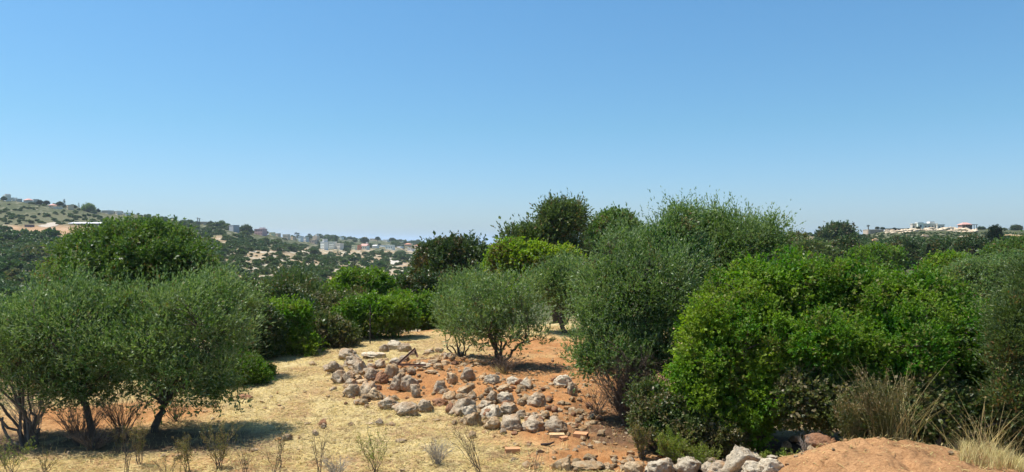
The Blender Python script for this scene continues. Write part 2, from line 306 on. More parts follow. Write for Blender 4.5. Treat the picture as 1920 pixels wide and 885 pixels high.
def build_ground():
    us = np.concatenate([np.linspace(-3.0, -.78, 60)[:-1], np.linspace(-.78, .78, 780), np.linspace(.78, 3.0, 60)[1:]])
    Ys = np.concatenate([np.linspace(1.0, 8.0, 60)[:-1], np.exp(np.linspace(math.log(8), math.log(34), 420))[:-1], np.exp(np.linspace(math.log(34), math.log(120), 90))[:-1], np.exp(np.linspace(math.log(120), math.log(1500), 330))[:-1], np.exp(np.linspace(math.log(1500), math.log(3200), 12))])
    U, YY = np.meshgrid(us, Ys); X = U * YY; Z = ground(X, YY)
    V = np.stack([X, YY, Z], -1).reshape(-1, 3); nu = len(us); nr = len(Ys)
    i = np.arange(nr - 1)[:, None] * nu; j = np.arange(nu - 1)[None]
    Fc = np.stack([i + j, i + j + 1, i + nu + j + 1, i + nu + j], -1).reshape(-1, 4)
    g = Geo().add(V, Fc, True)
    # a plain apron behind the viewer
    xs = np.linspace(-60, 60, 40); ys = np.linspace(-60, 1.0, 20)
    m, nt, out = newmat('ground_surface')
    red = redmask(X, YY); px = 960 + F * U; py = HZ - (Z - EYE) / YY * F
    straw = np.array([.50, .40, .205]); straw2 = np.array([.40, .27, .14]); earth = np.array([.325, .14, .048]); earth2 = np.array([.40, .215, .095]); litter_shade_col = np.array([.085, .055, .038])  # the litter brown is darkened to deepen the tree shade
    a = fbm(X * 1.1, YY * 1.1, 61)[..., None]; b = fbm(X * 5, YY * 5, 66)[..., None]
    a = a + .16 * sst(14.5, 11.5, YY)[..., None] + .22 * (fbm(X * 3.5, YY * 3.5, 69)[..., None] - .5)
    c_st = straw * (1 - sst(.45, .72, a)) + straw2 * sst(.45, .72, a); c_er = earth * (1 - b) + earth2 * b
    near = c_st * (1 - red[..., None]) + c_er * red[..., None]
    litter_shade = litter_shade_mask(X, YY)[..., None]
    bk = (sst(2.2, 3.2, X) * (1 - sst(9.9, 10.6, YY)))[..., None]; near = near * (1 - bk) + np.array([.335, .185, .088]) * (.75 + .5 * b) * bk; near = near * (1 - litter_shade) + litter_shade_col * litter_shade
    soil = np.array([.35, .255, .155]); lime = np.array([.45, .40, .31]); veg = np.array([.075, .085, .038]); bank = np.array([.42, .25, .14])
    w1 = fbm(X / 4, YY / 6, 71)[..., None]; w2 = fbm(X / 9, YY / 14, 75)[..., None]
    sm = soilmask(px + 10 * (fbm(X / 3, YY / 9, 81) - .5), py + 4 * (fbm(X / 3, YY / 9, 85) - .5), 1.1)[..., None]
    c_soil = soil * (1 - sst(.5, .66, w1)) + lime * sst(.5, .66, w1)
    isbank = (np.exp(-((px - 95) / 85) ** 4 - ((py - 434) / 14) ** 4))[..., None]
    c_soil = c_soil * (1 - .75 * isbank) + bank * .75 * isbank
    openz = sst(330, 480, px) * (1 - sst(800, 860, px)) * sst(455, 470, py)
    spots = np.maximum(sst(.60, .70, w1) * (.35 + .5 * openz[..., None]), openz[..., None] * sst(.46, .56, w2))
    spots = spots * sst(.36, .50, fbm(X / 2.5, YY / 6, 78)[..., None] + .06); far = veg * (1 - spots) + c_soil * spots
    tan = np.array([.12, .12, .065])
    upper = (sst(395, 405, py) * (1 - sst(418, 426, py)) * (1 - sst(200, 330, px)))[..., None] * .9
    far = far * (1 - upper) + tan * upper
    far = far * (1 - sm) + c_soil * sm
    t = sst(36, 60, YY)[..., None]
    C = near * (1 - t) + far * t
    C = np.concatenate([C, np.ones(C.shape[:2] + (1,))], -1).reshape(-1, 4)
    p = N(nt, 'ShaderNodeBsdfPrincipled'); p.inputs['Roughness'].default_value = .95; p.inputs['Specular IOR Level'].default_value = .1
    at = N(nt, 'ShaderNodeAttribute', attribute_name='surface_colour')
    n1 = noise_n(nt, 9, 6, .75); n2 = noise_n(nt, 38, 4, .8); n3 = noise_n(nt, 1.2, 5, .65)
    c = mixc(nt, 1.0, at.outputs['Color'], ramp(nt, n1, [(.3, (.72, .68, .62)), (.5, (1, 1, 1)), (.7, (1.25, 1.25, 1.2))]), 'MULTIPLY')
    c = mixc(nt, 1.0, c, ramp(nt, n2, [(.34, (.62, .56, .5)), (.5, (1, 1, 1)), (.68, (1.3, 1.3, 1.25))]), 'MULTIPLY')
    c = mixc(nt, 1.0, c, ramp(nt, n3, [(.35, (.85, .82, .8)), (.65, (1.1, 1.1, 1.1))]), 'MULTIPLY')
    nt.links.new(c, p.inputs['Base Color'])
    bp = N(nt, 'ShaderNodeBump'); bp.inputs['Strength'].default_value = .7; bp.inputs['Distance'].default_value = .03
    nt.links.new(n1, bp.inputs['Height']); b2 = N(nt, 'ShaderNodeBump'); b2.inputs['Strength'].default_value = .6; b2.inputs['Distance'].default_value = .012
    nt.links.new(n2, b2.inputs['Height']); nt.links.new(bp.outputs[0], b2.inputs['Normal']); nt.links.new(b2.outputs[0], p.inputs['Normal'])
    nt.links.new(p.outputs[0], out.inputs[0])
    o = g.build('ground', m)
    at = o.data.color_attributes.new('surface_colour', 'FLOAT_COLOR', 'POINT'); at.data.foreach_set('color', C.astype(np.float32).ravel())
    tag(o, kind='structure')
    # land beyond and behind, low
    g2 = Geo(); 
    A = [(-9600, 3190, -46.3), (9600, 3190, -46.3), (9600, 3600, -60), (-9600, 3600, -60)]
    g2.add(A, [(0, 1, 2, 3)]); 
    o2 = g2.build('shore', plain('shore_ground', (.12, .12, .07), .95, .3, .01)); tag(o2, kind='structure')
    s, nt, out = newmat('sea_water'); p = N(nt, 'ShaderNodeBsdfPrincipled'); p.inputs['Base Color'].default_value = (.035, .09, .15, 1); p.inputs['Roughness'].default_value = .35
    b = N(nt, 'ShaderNodeBump'); b.inputs['Strength'].default_value = .3; nt.links.new(noise_n(nt, .08, 3), b.inputs['Height']); nt.links.new(b.outputs[0], p.inputs['Normal']); nt.links.new(p.outputs[0], out.inputs[0])
    g3 = Geo().add([(-13000, 3300, -50), (13000, 3300, -50), (13000, 14000, -50), (-13000, 14000, -50)], [(0, 1, 2, 3)])
    tag(g3.build('sea', s), kind='structure')
build_ground()

# ------------------------------------------------------------------ foliage generators
def rdir(rng, n): return norm(rng.normal(size=(n, 3)))
def crown_points(rng, lobes, n, inner=.55, floor=-.55, rough=1.0):
    n = int(n * 1.2)
    L = np.array(lobes, float); wt = (L[:, 3] * L[:, 4] + L[:, 3] * L[:, 5] + L[:, 4] * L[:, 5]); wt /= wt.sum()
    k = rng.choice(len(L), n, p=wt); d = rdir(rng, n); d[:, 2] = np.where(d[:, 2] < floor, -d[:, 2], d[:, 2])
    r = inner + (1 - inner) * rng.random(n) ** .55
    off = d * L[k, 3:6]; P = L[k, :3] + off * r[:, None]; Nn = norm(d / L[k, 3:6])
    sc = max(np.median(L[:, 3]) * .62, 1e-3); o = rng.random(3) * 50
    nz = np.array([mnoise.noise(Vector(p / sc + o)) + .45 * mnoise.noise(Vector(p / sc * 2.3 + o)) for p in P])
    P = P + off * (.30 * rough * np.clip(nz, -.9, .9))[:, None]          # bulges and pockets
    kp = nz > rng.random(n) * .5 - .62 + (rough - 1) * .25
    P = P[kp]; Nn = Nn[kp]; k = k[kp]; n = len(P)
    # drop points buried in another lobe
    keep = np.ones(n, bool)
    for l in range(len(L)):
        q = np.sqrt((((P - L[l, :3]) / L[l, 3:6]) ** 2).sum(1)); keep &= ~((q < .5) & (k != l))
    return P[keep], Nn[keep]
def thin(C, Nn, d):
    grid = {}; keep = []
    for i, p in enumerate(C):
        key = tuple(np.floor(p / d).astype(int)); ok = True
        for a in (-1, 0, 1):
            for b in (-1, 0, 1):
                for c in (-1, 0, 1):
                    for j in grid.get((key[0] + a, key[1] + b, key[2] + c), ()):
                        if ((C[j] - p) ** 2).sum() < d * d: ok = False; break
                    if not ok: break
                if not ok: break
            if not ok: break
        if ok: grid.setdefault(key, []).append(i); keep.append(i)
    return C[keep], Nn[keep]
def leaf_geo(g, P, D, Wd, Lf, Wf, mi=0):
    n = len(P); mid = P + D * (Lf * .48)[:, None]
    V = np.stack([P, mid + Wd * (Wf * .5)[:, None], P + D * Lf[:, None], mid - Wd * (Wf * .5)[:, None]], 1).reshape(-1, 3)
    g.add(V, np.arange(4 * n).reshape(-1, 4), mi=mi)
def sprays(rng, g, C, Nn, sprigs, rc, L, up, spread, nleaf, lf, wf, bias=.7, mi=0, jit=.8, gravity=0):
    n = len(C) * sprigs; c = np.repeat(C, sprigs, 0); nn = np.repeat(Nn, sprigs, 0)
    scl = np.repeat(rng.uniform(.65, 1.25, len(C)), sprigs)
    q = norm(nn * bias + rdir(rng, n)); base = c + q * (rc * scl * rng.random(n) ** .35)[:, None]
    upv = np.array([0, 0, 1.0]); D = norm(q + upv * up + rdir(rng, n) * spread); Ls = L * (.4 + 1.1 * rng.random(n) ** 1.7) * scl
    b = np.repeat(base, nleaf, 0); d = np.repeat(D, nleaf, 0); ls = np.repeat(Ls, nleaf); qn = np.repeat(q, nleaf, 0); m = len(b)
    t = rng.random(m) * .95 + .05; P = b + d * (ls * t)[:, None]; P[:, 2] -= gravity * (ls * t) ** 2
    ld = norm(d + rdir(rng, m) * jit); nr = norm(qn * .7 + upv * .5 + rdir(rng, m) * .75); Wd = norm(np.cross(ld, nr))
    s = rng.uniform(.65, 1.25, m); leaf_geo(g, P, ld, Wd, lf * s, wf * s, mi)
def limb(rng, g, a, b, r0, r1, sides=6, n=8, wob=.08, sag=0, mi=0):
    a = np.array(a, float); b = np.array(b, float); t = np.linspace(0, 1, n)[:, None]; L = np.linalg.norm(b - a)
    c = (a + b) / 2 + rng.normal(size=3) * L * wob; c[2] += L * .12 - sag
    P = (1 - t) ** 2 * a + 2 * t * (1 - t) * c + t ** 2 * b; P[1:-1] += rng.normal(size=(n - 2, 3)) * L * wob * .22
    tube(g, P, r0 + (r1 - r0) * t[:, 0] ** .8, sides, mi); return P
STY = { # material, sprigs per clump, clump radius, sprig length, up, spread, leaves per sprig, leaf length, leaf width, bias, jitter
 'olive':  dict(mat='olive', sprigs=9, rc=.12, L=.38, up=.85, spread=.55, nleaf=10, lf=.062, wf=.017, bias=.6, jit=.55),
 'mastic': dict(mat='mastic', sprigs=30, rc=.19, L=.11, up=.45, spread=.5, nleaf=7, lf=.048, wf=.024, bias=.55, jit=.95),
}
def tree(name, label, cat, base, lobes, style, clumps, r0=.09, stems=1, limbs=12, twigs=40, group=None, seed=1, mats=None, over=None, inner=.5, trunkmat='bark', floor=-.55, fork=.3, low=None, shoots=0, core=0, space=0, rough=1.0, knobs=5):
    """base: px, depth;  lobes: px, py, half width px, half height px, depth offset (m)[, depth radius (m)]"""
    rng = np.random.default_rng(seed); st = dict(STY[style]); st.update(over or {})
    bx = px2u(base[0]) * base[1]; by = base[1]; bz = float(ground(bx, by)) - .03
    LB = []
    for l in lobes:
        Y = by + (l[4] if len(l) > 4 else 0); s = Y / F
        LB.append((px2u(l[0]) * Y, Y, zpy(l[1], Y), l[2] * s, l[5] if len(l) > 5 else l[2] * s * .9, l[3] * s))
    LB = np.array(LB); ex = st['rc'] * .75 + st['L'] * .65 + .05
    for c_, f_ in ((3, .5), (4, .5), (5, .75)): LB[:, c_] = np.maximum(LB[:, c_] - ex * f_, LB[:, c_] * .55)
    if knobs:      # smaller heads pushing out of the big ones
        K = []
        for L_ in LB:
            for q in range(knobs):
                d = rdir(rng, 1)[0]; d[2] = abs(d[2]) if rng.random() < .75 else d[2]; f = rng.uniform(.22, .46)
                K.append(np.concatenate([L_[:3] + d * L_[3:6] * rng.uniform(.80, 1.02), np.mean(L_[3:6]) * f * np.array([1, 1, rng.uniform(.9, 1.5)])]))
        K = np.array(K)
    LA = np.concatenate([LB, K]) if knobs else LB
    C, Nn = crown_points(rng, LA, clumps, inner, floor, rough)
    if space: C, Nn = thin(C, Nn, space)
    g0 = np.maximum(ground(C[:, 0], C[:, 1], False) + .12, 0 * C[:, 0] - 99); C[:, 2] = np.maximum(C[:, 2], g0 + rng.random(len(C)) * .1)
    root = empty(name, (bx, by, bz), label, cat, group)
    g = Geo(); sprays(rng, g, C, Nn, st['sprigs'], st['rc'], st['L'], st['up'], st['spread'], st['nleaf'], st['lf'], st['wf'], st['bias'], jit=st['jit'])
    if shoots:   # long shoots standing out of the crown top
        k = rng.choice(len(C), shoots, p=(np.clip(Nn[:, 2], 0.02, 1) ** 2) / (np.clip(Nn[:, 2], .02, 1) ** 2).sum())
        sprays(rng, g, C[k], np.tile([0, 0, 1.0], (shoots, 1)), 4, st['rc'] * .4, st['L'] * 1.25, 2.2, .4, int(st['nleaf'] * 1.6), st['lf'], st['wf'], 1.2, jit=.45)
    if core:     # the shaded inner leaves
        L2 = LB.copy()
        if space:
            for c_ in (3, 4, 5): L2[:, c_] = np.maximum(LB[:, c_] - .9 * st['rc'] - (.26 if st['nleaf'] > 8 else 0), LB[:, c_] * .55)
        else: L2[:, 3:6] *= .72
        C2, N2 = crown_points(rng, L2, core, .6 if space else .3, floor, .5 if space else 1.0)
        ol = st['nleaf'] > 8; sprays(rng, g, C2, N2, 26 if ol else 14, st['rc'] * (2.0 if ol else 1.4), st['L'] * (.7 if ol else 1.2), .4, .8, 7 if ol else 5, st['lf'] * (1.15 if ol else 1.5), st['wf'] * 1.7 if ol else st['lf'], .3, jit=1.0)
    g.build('crown', M[mats or st['mat']], root, center=(bx, by, bz))
    g = Geo(); B = np.array([bx, by, bz])
    k = rng.choice(len(C), min(limbs, len(C)), replace=False); T = C[k] if low is None else C[k] * np.array([1, 1, 1])
    LP = []
    for s in range(stems):
        off = rng.normal(size=3) * np.array([.12, .12, 0]) * (stems > 1); off[2] = -.05
        topc = LB[:, :3].mean(0) if stems == 1 else LB[s % len(LB), :3] * .8 + LB[:, :3].mean(0) * .2; tp = B + (topc - B) * fork + rng.normal(size=3) * .12 * (1 + .8 * (stems > 1)); tp[2] = max(tp[2], bz + .25)
        P = limb(rng, g, B + off, tp, r0, r0 * .72, 8, 8, .10); LP.append(P)
    tops = [p[-1] for p in LP]
    for t in T:
        i = int(np.argmin([np.linalg.norm(q - t) for q in tops])) if rng.random() < .7 else rng.integers(len(tops))
        LP.append(limb(rng, g, tops[i], t, r0 * .5, r0 * .1, 6, 9, .09))
    A = np.concatenate(LP)
    if twigs:
        for t in C[rng.choice(len(C), min(twigs, len(C)), replace=False)]:
            d = np.linalg.norm(A - t, axis=1) ; j = int(np.argmin(d + rng.random(len(d)) * .4))
            limb(rng, g, A[j], t, r0 * .13, r0 * .04, 4, 5, .1)
    g.build('trunk', M[trunkmat], root, center=(bx, by, bz))
    return root

# ------------------------------------------------------------------ near trees and bushes
G_OL = 'olive trees round the clearing'
tree('olive_tree', 'grey green olive tree with leaning dark trunk and shade on straw, left foreground', 'olive tree', (285, 13.8),
     [(345, 610, 112, 82, .2), (300, 660, 90, 60, -.3), (420, 640, 62, 78, .5), (250, 585, 60, 55, 0), (390, 560, 60, 48, .4), (350, 700, 95, 42, -.2), (290, 715, 60, 36, .3), (400, 720, 60, 30, .3), (300, 745, 60, 24, .5), (370, 745, 60, 20, .4), (420, 745, 40, 24, .2)], 'olive', 1900, rough=1.75, space=.145, knobs=7, core=90, r0=.075, fork=.42, limbs=16, twigs=90, group=G_OL, seed=3, shoots=40)
tree('olive_tree', 'grey green olive tree with short upright trunk, between leaning olive and left photo edge', 'olive tree', (168, 13.4),
     [(120, 620, 110, 85, 0), (60, 660, 90, 70, .3), (190, 665, 80, 62, -.3), (150, 570, 75, 45, .3), (210, 600, 60, 60, .4), (120, 715, 95, 44, 0), (190, 735, 70, 34, .3), (100, 750, 70, 26, .3)], 'olive', 1900, rough=1.75, space=.145, knobs=7, core=90, r0=.07, fork=.4, limbs=16, twigs=90, group=G_OL, seed=4, shoots=40)
tree('olive_tree', 'many stemmed scrubby olive with pale bare stems at the left photo edge', 'olive tree', (50, 12.9),
     [(-20, 660, 80, 75, 0), (45, 690, 70, 60, .2), (-60, 620, 80, 60, .3), (10, 610, 60, 45, .6), (20, 735, 70, 34, .3)], 'olive', 1100, rough=1.6, space=.15, knobs=6, r0=.026, stems=10, fork=.6, limbs=34, twigs=120, group=G_OL, seed=5, trunkmat='twig')
tree('round_tree', 'large dense dome shaped green tree rising behind the left olives', 'tree', (250, 25),
     [(250, 505, 145, 90, 0), (180, 530, 76, 60, -.8), (320, 510, 76, 74, -.5), (262, 455, 85, 42, .2), (140, 560, 50, 60, 0), (350, 560, 60, 60, 0), (235, 465, 50, 38, .2), (325, 458, 48, 34, .3)], 'mastic', 3000, space=.40, inner=.84, rough=1.0, knobs=0, over=dict(mat='roundtree', rc=.30, sprigs=64, lf=.085, wf=.034, L=.22, up=.7, nleaf=7), r0=.16, limbs=14, twigs=30, seed=6, shoots=60, core=900)
tree('shrub', 'yellowish green bushy tree right behind the leaning olive crown', 'shrub', (430, 19.5),
     [(410, 560, 50, 55, 0), (455, 590, 42, 60, .3), (380, 610, 60, 60, 0), (440, 640, 45, 45, 0)], 'olive', 420, over=dict(mat='mastic_dull', lf=.07, wf=.022), r0=.06, seed=7, stems=3, mats='olive')
tree('shrub', 'bright green leafy low bush spilling onto the straw at the left bush line', 'shrub', (455, 18.6),
     [(450, 695, 48, 32, 0), (415, 700, 34, 26, .2), (485, 708, 24, 18, 0), (440, 675, 30, 20, .3)], 'mastic', 210, over=dict(mat='bright'), r0=.03, stems=3, seed=8)
tree('shrub', 'tiny bright green bush at the tip of the left bush line', 'shrub', (497, 19.4), [(497, 703, 15, 13, 0), (503, 712, 9, 7, 0)], 'mastic', 45, over=dict(mat='bright', sprigs=18, rc=.1), r0=.02, seed=9, limbs=5, twigs=8)
BL = 'bushes walling the clearing'
for i, a in enumerate([
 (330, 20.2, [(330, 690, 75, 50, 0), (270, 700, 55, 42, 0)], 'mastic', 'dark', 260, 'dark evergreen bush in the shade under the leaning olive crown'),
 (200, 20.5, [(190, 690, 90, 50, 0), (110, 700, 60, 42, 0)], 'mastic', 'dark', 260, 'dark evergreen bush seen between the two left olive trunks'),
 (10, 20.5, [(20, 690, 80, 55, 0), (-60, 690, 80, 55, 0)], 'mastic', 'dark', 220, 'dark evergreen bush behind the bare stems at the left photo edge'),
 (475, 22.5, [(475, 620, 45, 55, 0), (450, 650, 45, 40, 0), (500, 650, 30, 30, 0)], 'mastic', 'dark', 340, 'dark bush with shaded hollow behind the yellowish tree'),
 (535, 23.8, [(535, 615, 50, 50, 0), (520, 645, 45, 36, -.2), (570, 650, 34, 26, -.2)], 'mastic', 'mastic', 380, 'mid green bush just left of the brownish bush, above the straw edge'),
 (610, 25.2, [(610, 632, 45, 34, 0), (580, 645, 34, 26, 0), (640, 638, 30, 28, 0)], 'mastic', 'mastic_dull', 300, 'brownish dull bush leaning over the straw in the middle of the bush line'),
 (690, 27.5, [(680, 600, 46, 42, 0), (720, 595, 40, 38, 0), (650, 615, 34, 34, 0), (745, 600, 34, 40, .2)], 'mastic', 'bright', 480, 'bright green low bush behind the thin metal post'),
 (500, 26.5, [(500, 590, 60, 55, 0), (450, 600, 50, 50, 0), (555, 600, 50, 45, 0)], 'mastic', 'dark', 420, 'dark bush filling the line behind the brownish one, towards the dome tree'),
 (600, 28.5, [(600, 595, 55, 45, 0), (640, 590, 40, 40, 0), (560, 590, 40, 40, 0)], 'mastic', 'mastic_dull', 380, 'olive drab bush filling the line directly left of the bright carob'),
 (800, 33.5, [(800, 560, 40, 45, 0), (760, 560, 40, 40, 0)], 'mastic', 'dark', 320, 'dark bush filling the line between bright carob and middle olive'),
 (790, 30.5, [(785, 590, 36, 34, 0), (750, 585, 30, 30, .2), (812, 600, 24, 26, 0)], 'mastic', 'mastic', 330, 'green bush left of the middle olive where a dark post sticks up'),
]):
    px, Y, lb, sty, mt, n, lab = a
    tree('shrub', lab, 'shrub', (px, Y), lb, sty, n, over=dict(mat=mt, rc=.19 * Y / 17, lf=.048 * Y / 15, wf=.026 * Y / 15, L=.1 * Y / 17, sprigs=24), r0=.045, stems=3, seed=20 + i, group=BL, core=60, limbs=8, twigs=12)
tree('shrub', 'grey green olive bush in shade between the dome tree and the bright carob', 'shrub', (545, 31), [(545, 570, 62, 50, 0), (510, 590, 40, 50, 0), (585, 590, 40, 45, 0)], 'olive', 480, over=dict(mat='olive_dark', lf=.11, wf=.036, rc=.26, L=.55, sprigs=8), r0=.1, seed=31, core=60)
tree('carob_tree', 'brilliant green carob tree with a brown dry patch, in front of the dotted hillside', 'carob tree', (670, 33), [(690, 555, 52, 46, 0), (635, 575, 48, 40, -.4), (720, 560, 40, 38, .2), (665, 535, 36, 24, 0)], 'mastic', 620, over=dict(mat='bright', rc=.34, lf=.10, wf=.06, L=.2, sprigs=24), r0=.12, seed=32, core=70, stems=2)
tree('shrub', 'small tuft of dead brown branches set in the bright carob crown', 'shrub', (672, 31.3), [(672, 562, 17, 20, 0)], 'olive', 24, over=dict(mat='mastic_dull', lf=.09, wf=.03, rc=.2, L=.3), r0=.04, seed=33, trunkmat='twig', limbs=16, twigs=24, mats='broom')
tree('evergreen_tree', 'broad dark bushy tree with brownish patches left of the tall dark tree', 'tree', (850, 42), [(850, 510, 72, 48, 0), (800, 520, 32, 52, 0), (895, 520, 34, 55, 0), (880, 468, 24, 16, 0), (825, 480, 34, 22, 0), (850, 570, 80, 40, 0)], 'mastic', 800, over=dict(mat='dark', rc=.42, lf=.15, wf=.07, L=.32, sprigs=18, up=.6), r0=.16, seed=34, core=90)
tree('evergreen_tree', 'tallest dark silvery tree on the skyline, airy crown', 'tree', (1040, 39), [(1055, 430, 42, 45, 0), (1015, 460, 48, 45, 0), (985, 465, 26, 28, 0), (1050, 490, 48, 40, 0), (960, 450, 16, 16, 0), (1075, 410, 22, 26, 0), (1040, 405, 26, 20, 0)], 'olive', 680, over=dict(mat='olive_dark', lf=.16, wf=.06, rc=.32, L=.55, up=.5, sprigs=10, nleaf=8), r0=.2, seed=35, core=50, shoots=14)
tree('carob_tree', 'yellow green carob tree below the tallest dark tree', 'carob tree', (985, 36), [(985, 495, 42, 30, 0), (945, 505, 34, 36, 0), (1030, 500, 36, 30, 0), (960, 478, 32, 24, 0), (1060, 492, 28, 30, 0), (1000, 482, 30, 22, 0), (985, 540, 60, 34, 0)], 'mastic', 560, over=dict(mat='yellowgreen', rc=.38, lf=.12, wf=.07, L=.22, sprigs=20), r0=.12, seed=36, core=60)
tree('round_tree', 'round topped green tree with brown side on the skyline, right of the tallest tree', 'tree', (1150, 45), [(1150, 445, 50, 42, 0), (1120, 460, 28, 36, 0), (1185, 455, 26, 34, 0), (1150, 490, 60, 40, 0), (1155, 420, 34, 22, 0)], 'mastic', 620, over=dict(mat='roundtree', rc=.4, lf=.15, wf=.06, L=.3, sprigs=20, up=.6), r0=.2, seed=37, core=70)
tree('olive_tree', 'pale grey green olive between the yellow green carob and big olive', 'olive tree', (1060, 29), [(1050, 545, 52, 55, 0), (1015, 545, 30, 34, .4), (1085, 565, 40, 58, 0), (1060, 525, 36, 28, .2)], 'olive', 560, over=dict(lf=.10, wf=.032, rc=.24, L=.5), r0=.09, seed=38, group=G_OL, stems=2, core=30)
tree('olive_tree', 'grey green olive crown just above and behind the middle olive, left part', 'olive tree', (880, 33), [(870, 560, 50, 42, 0), (830, 575, 34, 38, 0), (910, 570, 40, 40, 0)], 'olive', 380, over=dict(lf=.11, wf=.036, rc=.26, L=.5), r0=.08, seed=39, group=G_OL, core=40)
tree('olive_tree', 'small spreading olive with many bare lower stems, in the middle of the red earth', 'olive tree', (940, 21.0),
     [(935, 590, 78, 56, 0), (870, 600, 50, 46, 0), (1000, 600, 46, 50, 0), (900, 545, 45, 38, .2), (960, 550, 50, 40, 0), (935, 630, 95, 28, 0)], 'olive', 850, rough=1.7, space=.19, knobs=6, over=dict(lf=.075, wf=.024, rc=.16, L=.4, sprigs=9), r0=.04, stems=8, fork=.5, limbs=30, twigs=150, group=G_OL, seed=40, shoots=30, core=22, trunkmat='bark')
tree('olive_tree', 'little bare legged olive sapling beside the stones, left of the middle olive', 'olive tree', (868, 22.6),
     [(852, 598, 36, 34, 0), (838, 570, 26, 24, .2), (870, 620, 34, 20, 0)], 'olive', 130, over=dict(lf=.08, wf=.025, rc=.16, L=.38), r0=.026, stems=6, fork=.5, limbs=16, twigs=60, group=G_OL, seed=41, trunkmat='bark')
tree('olive_tree', 'big tall olive with low hanging silvery foliage right of the red earth', 'olive tree', (1190, 15.2),
     [(1200, 560, 120, 100, 0), (1130, 610, 72, 95, -.2), (1185, 520, 75, 60, .3), (1262, 455, 58, 60, .6), (1110, 540, 45, 60, .3), (1250, 600, 70, 100, -.2), (1180, 665, 105, 62, -.4), (1120, 680, 60, 42, -.3), (1240, 680, 60, 55, -.2), (1275, 415, 42, 36, .8), (1235, 475, 62, 62, .4), (1290, 500, 50, 70, .5), (1150, 540, 60, 60, .2)], 'olive', 5200, rough=1.5, space=.15, knobs=6, over=dict(L=.36), r0=.12, stems=4, fork=.3, limbs=26, twigs=150, group=G_OL, seed=42, shoots=80, core=420)
tree('olive_tree', 'tall olive whose upright shoots top the skyline above the bright bush', 'olive tree', (1370, 17.2),
     [(1370, 470, 90, 62, 0), (1310, 440, 50, 45, 0), (1430, 455, 46, 50, 0), (1380, 540, 110, 70, 0), (1300, 520, 60, 70, 0), (1290, 450, 50, 50, 0), (1340, 430, 50, 42, 0), (1455, 430, 26, 34, 0)], 'olive', 4200, rough=1.15, space=.15, knobs=5, over=dict(L=.40, up=1.0), r0=.12, stems=3, limbs=20, twigs=60, group=G_OL, seed=43, shoots=90, core=420)
BR = 'big bushes right of the clearing'
tree('mastic_bush', 'huge bright green mastic bush in the right foreground, left half of the mass', 'bush', (1420, 13.3),
     [(1400, 645, 120, 115, 0), (1345, 610, 66, 66, -.3), (1485, 550, 84, 76, .2), (1325, 700, 76, 78, -.5), (1440, 720, 90, 90, -.6), (1300, 770, 70, 62, -.5), (1415, 530, 56, 50, .5), (1385, 790, 70, 55, -.7), (1500, 660, 70, 60, -.8)], 'mastic', 4200, over=dict(rc=.23, sprigs=80, L=.14, bias=.8), space=.38, rough=1.5, knobs=6, inner=.86, floor=-.95, r0=.1, stems=5, seed=50, group=BR, core=1300, limbs=14, twigs=30)
tree('mastic_bush', 'huge mastic bush in the right foreground, right half, dark gaps toward its end', 'bush', (1670, 13.2),
     [(1660, 640, 140, 110, 0), (1775, 655, 80, 90, 0), (1590, 545, 78, 58, .3), (1715, 562, 84, 52, .2), (1560, 640, 70, 60, -.9), (1690, 680, 90, 70, -.9), (1825, 700, 60, 105, -.3), (1850, 620, 45, 60, .3)], 'mastic', 4400, over=dict(rc=.23, sprigs=80, L=.14, bias=.8), space=.38, rough=1.5, knobs=6, inner=.86, floor=-.95, r0=.1, stems=5, seed=51, group=BR, core=1400, limbs=14, twigs=30)
tree('mastic_bush', 'dull brownish green lower bush behind the earth bank and dry broom', 'bush', (1680, 11.9),
     [(1560, 760, 60, 60, 0), (1640, 770, 70, 62, .1), (1740, 770, 80, 70, 0), (1810, 790, 60, 56, 0), (1500, 750, 55, 70, .2), (1720, 715, 60, 50, .4), (1880, 780, 60, 60, -.1), (1930, 800, 50, 60, -.2)], 'mastic', 2600, space=.30, inner=.8, floor=-.95, over=dict(mat='mastic_dull', rc=.2, sprigs=60, L=.14), r0=.06, stems=4, seed=52, group=BR, core=800)
tree('mastic_bush', 'ragged brownish bush at the dark foot of the big olive, above the pale boulders', 'bush', (1245, 12.6),
     [(1235, 790, 52, 50, 0), (1290, 815, 60, 42, -.2), (1215, 750, 36, 36, .3), (1350, 830, 50, 32, -.3)], 'mastic', 330, over=dict(mat='mastic_dull', sprigs=22), r0=.04, stems=5, seed=53, group=BR, core=30, limbs=12, twigs=50)
tree('olive_tree', 'grey green olive hanging in at the right photo edge', 'olive tree', (1945, 11.6),
     [(1940, 640, 75, 100, 0), (1895, 690, 42, 90, 0), (1960, 550, 65, 60, .3), (1915, 770, 56, 60, -.2), (2000, 660, 90, 130, 0)], 'olive', 1100, over=dict(mat='olive_dark'), r0=.09, stems=3, seed=54, group=G_OL, limbs=16, twigs=60, shoots=25, core=20)
